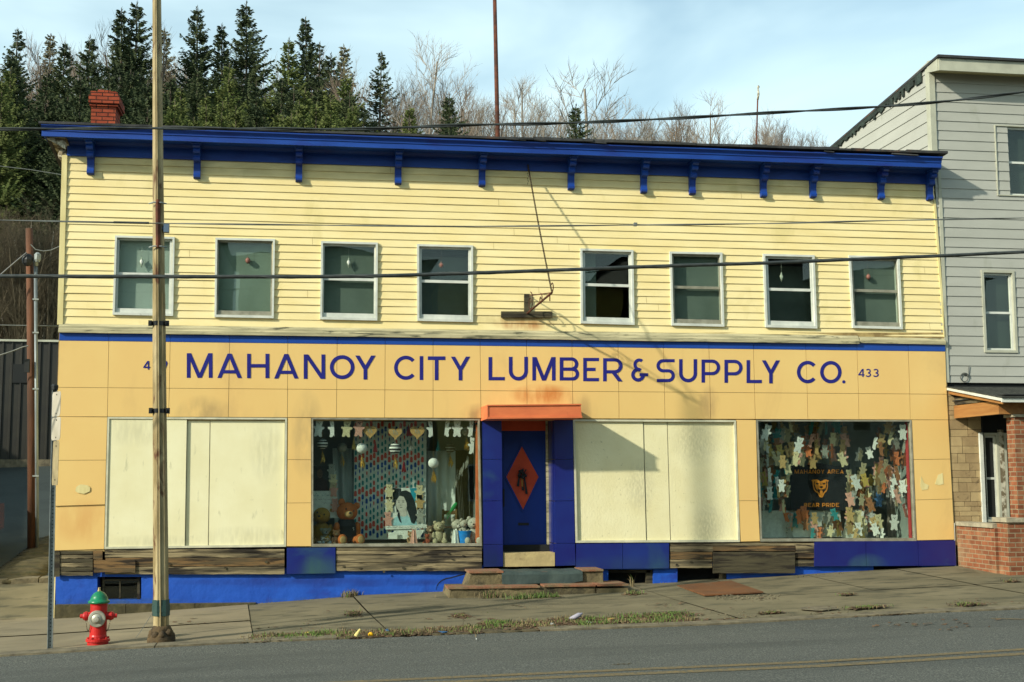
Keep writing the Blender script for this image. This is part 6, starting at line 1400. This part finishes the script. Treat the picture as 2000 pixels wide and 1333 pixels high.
nb=[(825,80,0,56,'tall fine twigged bare tree right of the isolated spruce'),(1128,84,4,42,'big wide bare tree with pale limbs right of the rusty steel pole'),(850,150,5,50,'bare tree still holding rusty orange leaves'),(945,130,2,58,'bare tree left of the rusty steel pole'),(1003,146,0,58,'bare tree right of the rusty steel pole'),(1040,160,2,62,'bare tree between the steel pole and the big pale one'),(1240,186,0,62,'bare tree right of the big pale one, forked'),(1350,196,2,60,'full crowned bare tree left of the thin mast'),(1505,236,1,64,'low bare tree right of the thin mast'),(1570,255,0,66,'last low bare tree before the grey house')]
for px,py,k_,Y,lb in nb: place(BAR[k_],px,py,Y,lb,gb,wob=1.3 if k_==4 else 1.15)
for i in range(80):
    px=690+930*i/79+ru(-9,9); e=interp([(690,140),(900,195),(1100,215),(1300,215),(1600,262)],px,0,0); place(BAR[random.choice([0,1,1,3,3,5 if px<1000 else 1,0])],px,e+ru(-18,40),ru(44,74),'brown leafless tree in the thicket over the cornice',gb+' in the thicket')
for i in range(40):
    place(BAR[random.choice([0,1,3])],ru(-40,720),ru(70,170),ru(54,66),'leafless tree standing between the spruces',gb+' between the spruces')
for i in range(16):
    place(BAR[6],ru(-20,128),ru(370,470),ru(27.5,33),'slim pale birch in the thicket above the metal building','birches above the metal building')
for i in range(30):
    place(BAR[random.choice([7,8])],ru(-60,135),ru(390,500),ru(26,32),'brown scrubby leafless tree above the metal building','scrubby trees above the metal building')
for o in CON+BAR:
    if o.name not in used: 
        for ch in list(o.children): bpy.data.objects.remove(ch)
        bpy.data.objects.remove(o)
# ------------------------------------------------------------ weeds, leaves and litter
WM=[mat('weed_green',(.06,.12,.018),(.10,.15,.03),scale=9,rough=.8),mat('weed_dry',(.20,.155,.075),(.13,.10,.05),scale=9,rough=.9),mat('dead_leaf',(.13,.075,.035),(.08,.05,.03),scale=9,rough=.9)]
def weeds(name,label,spots,cat='weeds'):
    mb=MB()
    for px,py,n,sx_,sy_,h,g_ in spots:
        c_=G(px,py)
        if c_.y>-.0: c_=P(px,py,-.05)
        for _ in range(n):
            p=c_+V((random.gauss(0,sx_),random.gauss(0,sy_),0)); p.y=min(p.y,-.005) if c_.y>-.6 else p.y; p.z=zg(p.x,p.y)+.003
            u_=rnd()
            if u_<.55:
                mb.mi=2; a=rnd()*6.28; l=ru(.015,.05); mb.face([p+V((l*math.cos(a+q),l*math.sin(a+q),ru(.0,.018))) for q in (0,1.4,3.1,4.4)])
            else:
                mb.mi=0 if rnd()<g_ else 1; hh=h*ru(.35,1.15); d=V((ru(-1,1),ru(-1,1),0))*hh*.55; w_=V((ru(-1,1),ru(-1,1),0)).normalized()*ru(.003,.007)
                m_=p+d*.35+V((0,0,hh*.7)); e_=p+d+V((0,0,hh*ru(.7,1)))
                mb.face([p-w_,p+w_,m_+w_*.7,m_-w_*.7]); mb.face([m_-w_*.7,m_+w_*.7,e_])
    tag(mb.build(name,WM,fix=False),label,cat,kind='stuff')
sp=[]
def kl(px): return 1262-(px-450)*.042
x=498
while x<1345:
    gap=(935<x<952); rich=(1110<x<1200 or 1215<x<1335 or 540<x<640 or 930<x<1000)
    n=random.choice((40,90,150,210)) if not gap else 20
    d=ru(6,16) if x<940 else ru(9,24)
    sp.append((x,kl(x)-d,n,ru(.04,.13),ru(.06,.17),ru(.03,.075),.85 if rich and rnd()<.8 else ru(.05,.4)))
    x+=ru(5,11)
for _ in range(26): x=ru(380,1500); sp.append((x,kl(x)-ru(5,12),30,.12,.04,.02,.1))
weeds('weeds','strip of weeds, dead leaves and grass along the kerb below the display windows',sp)
sp=[(x,y,60,.07,.03,.05,.15) for x,y in ((600,1176),(640,1173),(760,1163),(800,1162),(830,1160),(1290,1142),(1560,1130),(1600,1126),(1640,1124),(520,1180))]+[(684,1160,420,.07,.04,.15,.12),(898,1168,300,.14,.06,.09,.35),(962,1170,420,.09,.04,.17,.2),(1015,1172,260,.09,.04,.12,.9),(1050,1170,260,.09,.04,.13,.95),(1080,1168,160,.06,.04,.09,.8),(1238,1162,260,.07,.05,.09,.4),(1237,1148,60,.02,.02,.25,.2),(880,1160,120,.06,.05,.07,.6),(285,1192,150,.05,.03,.11,.95),(335,1190,90,.05,.03,.10,.1),(350,1188,80,.07,.03,.12,.1),(120,1212,90,.05,.03,.05,.4),(1655,1162,90,.06,.06,.03,.8),(1690,1188,300,.16,.06,.05,.7),(1505,1198,160,.08,.05,.04,.6),(1890,1182,200,.12,.07,.05,.6),(1745,1203,260,.22,.05,.03,.1),(1312,1200,60,.05,.04,.05,.9),(692,1200,200,.05,.18,.05,.3),(900,1205,200,.05,.15,.04,.5),(1975,1137,90,.06,.04,.08,.2),(1315,1200,60,.05,.03,.05,.9)]
for _ in range(70): sp.append((ru(120,1990),ru(1170,1235),random.choice((3,5,8)),.15,.10,.012,.15))
weeds('weed_tufts','scattered tufts of dry and green weeds along the wall, steps and slab joints',sp)
def litter(name,label,cat,p,bm_fn,m):
    mb=MB(); bm_fn(mb,p); tag(mb.build(name,m,org=p,smooth=name in('ball','bottle')),label,cat)
p=G(724,1245); litter('ball','small yellow ball lying at the kerb','ball',p,lambda mb,p: mb.ell(p+V((0,0,.03)),(.033,.033,.033),16,10),pm('ball_yellow',(240,180,20),.9))
p=G(695,1248); litter('paper_cup','crushed cream paper cup tilted in the weeds left of the yellow ball','cup',p,lambda mb,p: mb.lathe([(.03,0),(.014,.10),(.002,.10)],p+V((0,0,.03)),(.5,0,.8),12),pm('cup_cream',(226,206,130),.8))
p=G(1125,1212); litter('bottle','clear plastic bottle with purple label lying in the kerb weeds','bottle',p,lambda mb,p: mb.lathe([(.002,-.1),(.03,-.09),(.033,.05),(.015,.08),(.013,.1),(.002,.1)],p+V((0,0,.05)),(.8,.1,.35),14),pm('bottle_grey',(170,166,178),.8))
for px,py,w_,nm,cc,lb in ((1078,1224,.05,'white_paper',(236,238,228),'white paper scrap at the kerb below the steps'),(1152,1221,.05,'white_paper',(236,238,228),'white paper scrap in the weeds right of the bottle'),(1192,1214,.07,'kraft_paper',(200,160,96),'flattened tan food wrapper in the green kerb grass'),(757,1235,.05,'blue_paper',(110,150,190),'blue plastic wrapper in the weeds right of the yellow ball'),(866,1240,.07,'blue_paper',(110,150,190),'flat blue wrapper at the asphalt edge'),(600,1240,.04,'yellow_paper',(206,180,96),'yellow wrapper scrap in the weeds above the kerb, far left'),(930,1254,.012,'white_paper',(236,238,228),'tiny white fleck on the asphalt')):
    p=G(px,py); crumple(lb,[(p+V((0,0,.012)),w_,.035)],pm(nm,cc),'litter_scrap','litter')
for px,py,rx,ry,lb,mt_ in ((1600,1190.5,.26,.09,'pale worn patch of new concrete on the sidewalk','kerb'),(592,1177,.09,.025,'white paint spill on the sidewalk, left of two','white'),(621,1175,.06,.03,'white paint spill on the sidewalk, right of two','white')):
    c_=G(px,py); mb=MB(); n=18; q=[]
    for k in range(n): a=k*2*math.pi/n; r_=ru(.8,1.15); x,y=c_.x+rx*r_*math.cos(a),c_.y+ry*r_*2.6*math.sin(a); q.append((x,y,zg(x,y)+.012))
    mb.prism(q,(0,0,.004)); o=mb.build('surface_patch',MT[mt_],org=c_); tag(o,lb,'patch')
mb=MB(); 
for _ in range(260):
    t=rnd(); c_=G(1300+680*rnd(),1218-24*t) if rnd()<.5 else G(ru(1395,1520),ru(1163,1172)); r_=ru(.006,.02); c_.x+=ru(-.05,.05); c_.y=max(KY+.03,c_.y); c_.z=zg(c_.x,c_.y)+.008; mb.ell(c_,(r_,r_,r_*.6),5,3)
tag(mb.build('gravel',MT['kerb'],fix=False),'loose gravel and rubble on the right of the sidewalk','gravel',kind='stuff')

# mounds of earth the kerb weeds root in
mb=MB(); x=505
while x<1340:
    c_=G(x,kl(x)-ru(5,10)); w_=ru(.10,.22); mb.ell((c_.x,min(c_.y,KY+.42),c_.z-.005),(w_,ru(.06,.13),ru(.012,.03)),9,5); x+=ru(6,16)
tag(mb.build('earth',MT['soil'],smooth=True,fix=False),'dark earth heaped along the kerb under the weeds','earth',kind='stuff')
# cracks in the asphalt
mb=MB()
for a,b,c_,d_ in ((1195,1299,1232,1297),(1905,1203,1945,1201)):
    p,q=G(a,b),G(c_,d_); n=14; pr=None
    for k in range(n+1):
        t=k/n; m_=p.lerp(q,t)+V((ru(-.03,.03),ru(-.05,.05),0)); m_.z=zg(m_.x,m_.y)+.004
        if pr: e=(m_-pr).normalized(); o_=V((-e.y,e.x,0))*ru(.006,.014); mb.face([pr-o_,m_-o_,m_+o_,pr+o_])
        pr=m_
tag(mb.build('road_cracks',MT['soil'],fix=False),kind='structure')
# parked car almost out of frame on the side street
cx=P(3,1045,7.6).x-1.75; cg=zg(cx,5.5)
CR=thing('parked_car','dark maroon car parked on the side street, only its edge in view','car',(cx,5.5,cg))
paint=mat('maroon_car_paint',(.06,.008,.012),rough=.25,coat=.6)
pr=[(3.4,.35),(3.35,.62),(3.6,.78),(4.5,.88),(5.1,1.36),(6.5,1.40),(7.2,.98),(7.75,.92),(7.8,.4)]
mb=MB(); sl_=.122
mb.prism([(cx,y,cg+z+sl_*(y-5.5)) for y,z in pr],(1.75,0,0)); mb.build('body',paint,CR)
mb=MB(); mb.prism([(cx+1.752,y,cg+z+sl_*(y-5.5)) for y,z in ((4.6,.92),(5.15,1.30),(6.4,1.33),(7.0,.98))],(.006,0,0)); mb.build('side_window',MT['dark'],CR)
for wy in (4.2,7.0):
    for wx in (cx-.01,cx+1.58):
        mb=MB(); mb.lathe([(.32,0),(.33,.03),(.33,.17),(.32,.19)],(wx,wy,cg+.33+sl_*(wy-5.5)),(1,0,0),20); wo=mb.build('wheel',MT['blacksteel'],CR); mb=MB(); mb.lathe([(.2,.191),(.19,.20),(.02,.20)],(wx,wy,cg+.33+sl_*(wy-5.5)),(1,0,0),16); mb.build('rim',MT['galv'],wo)
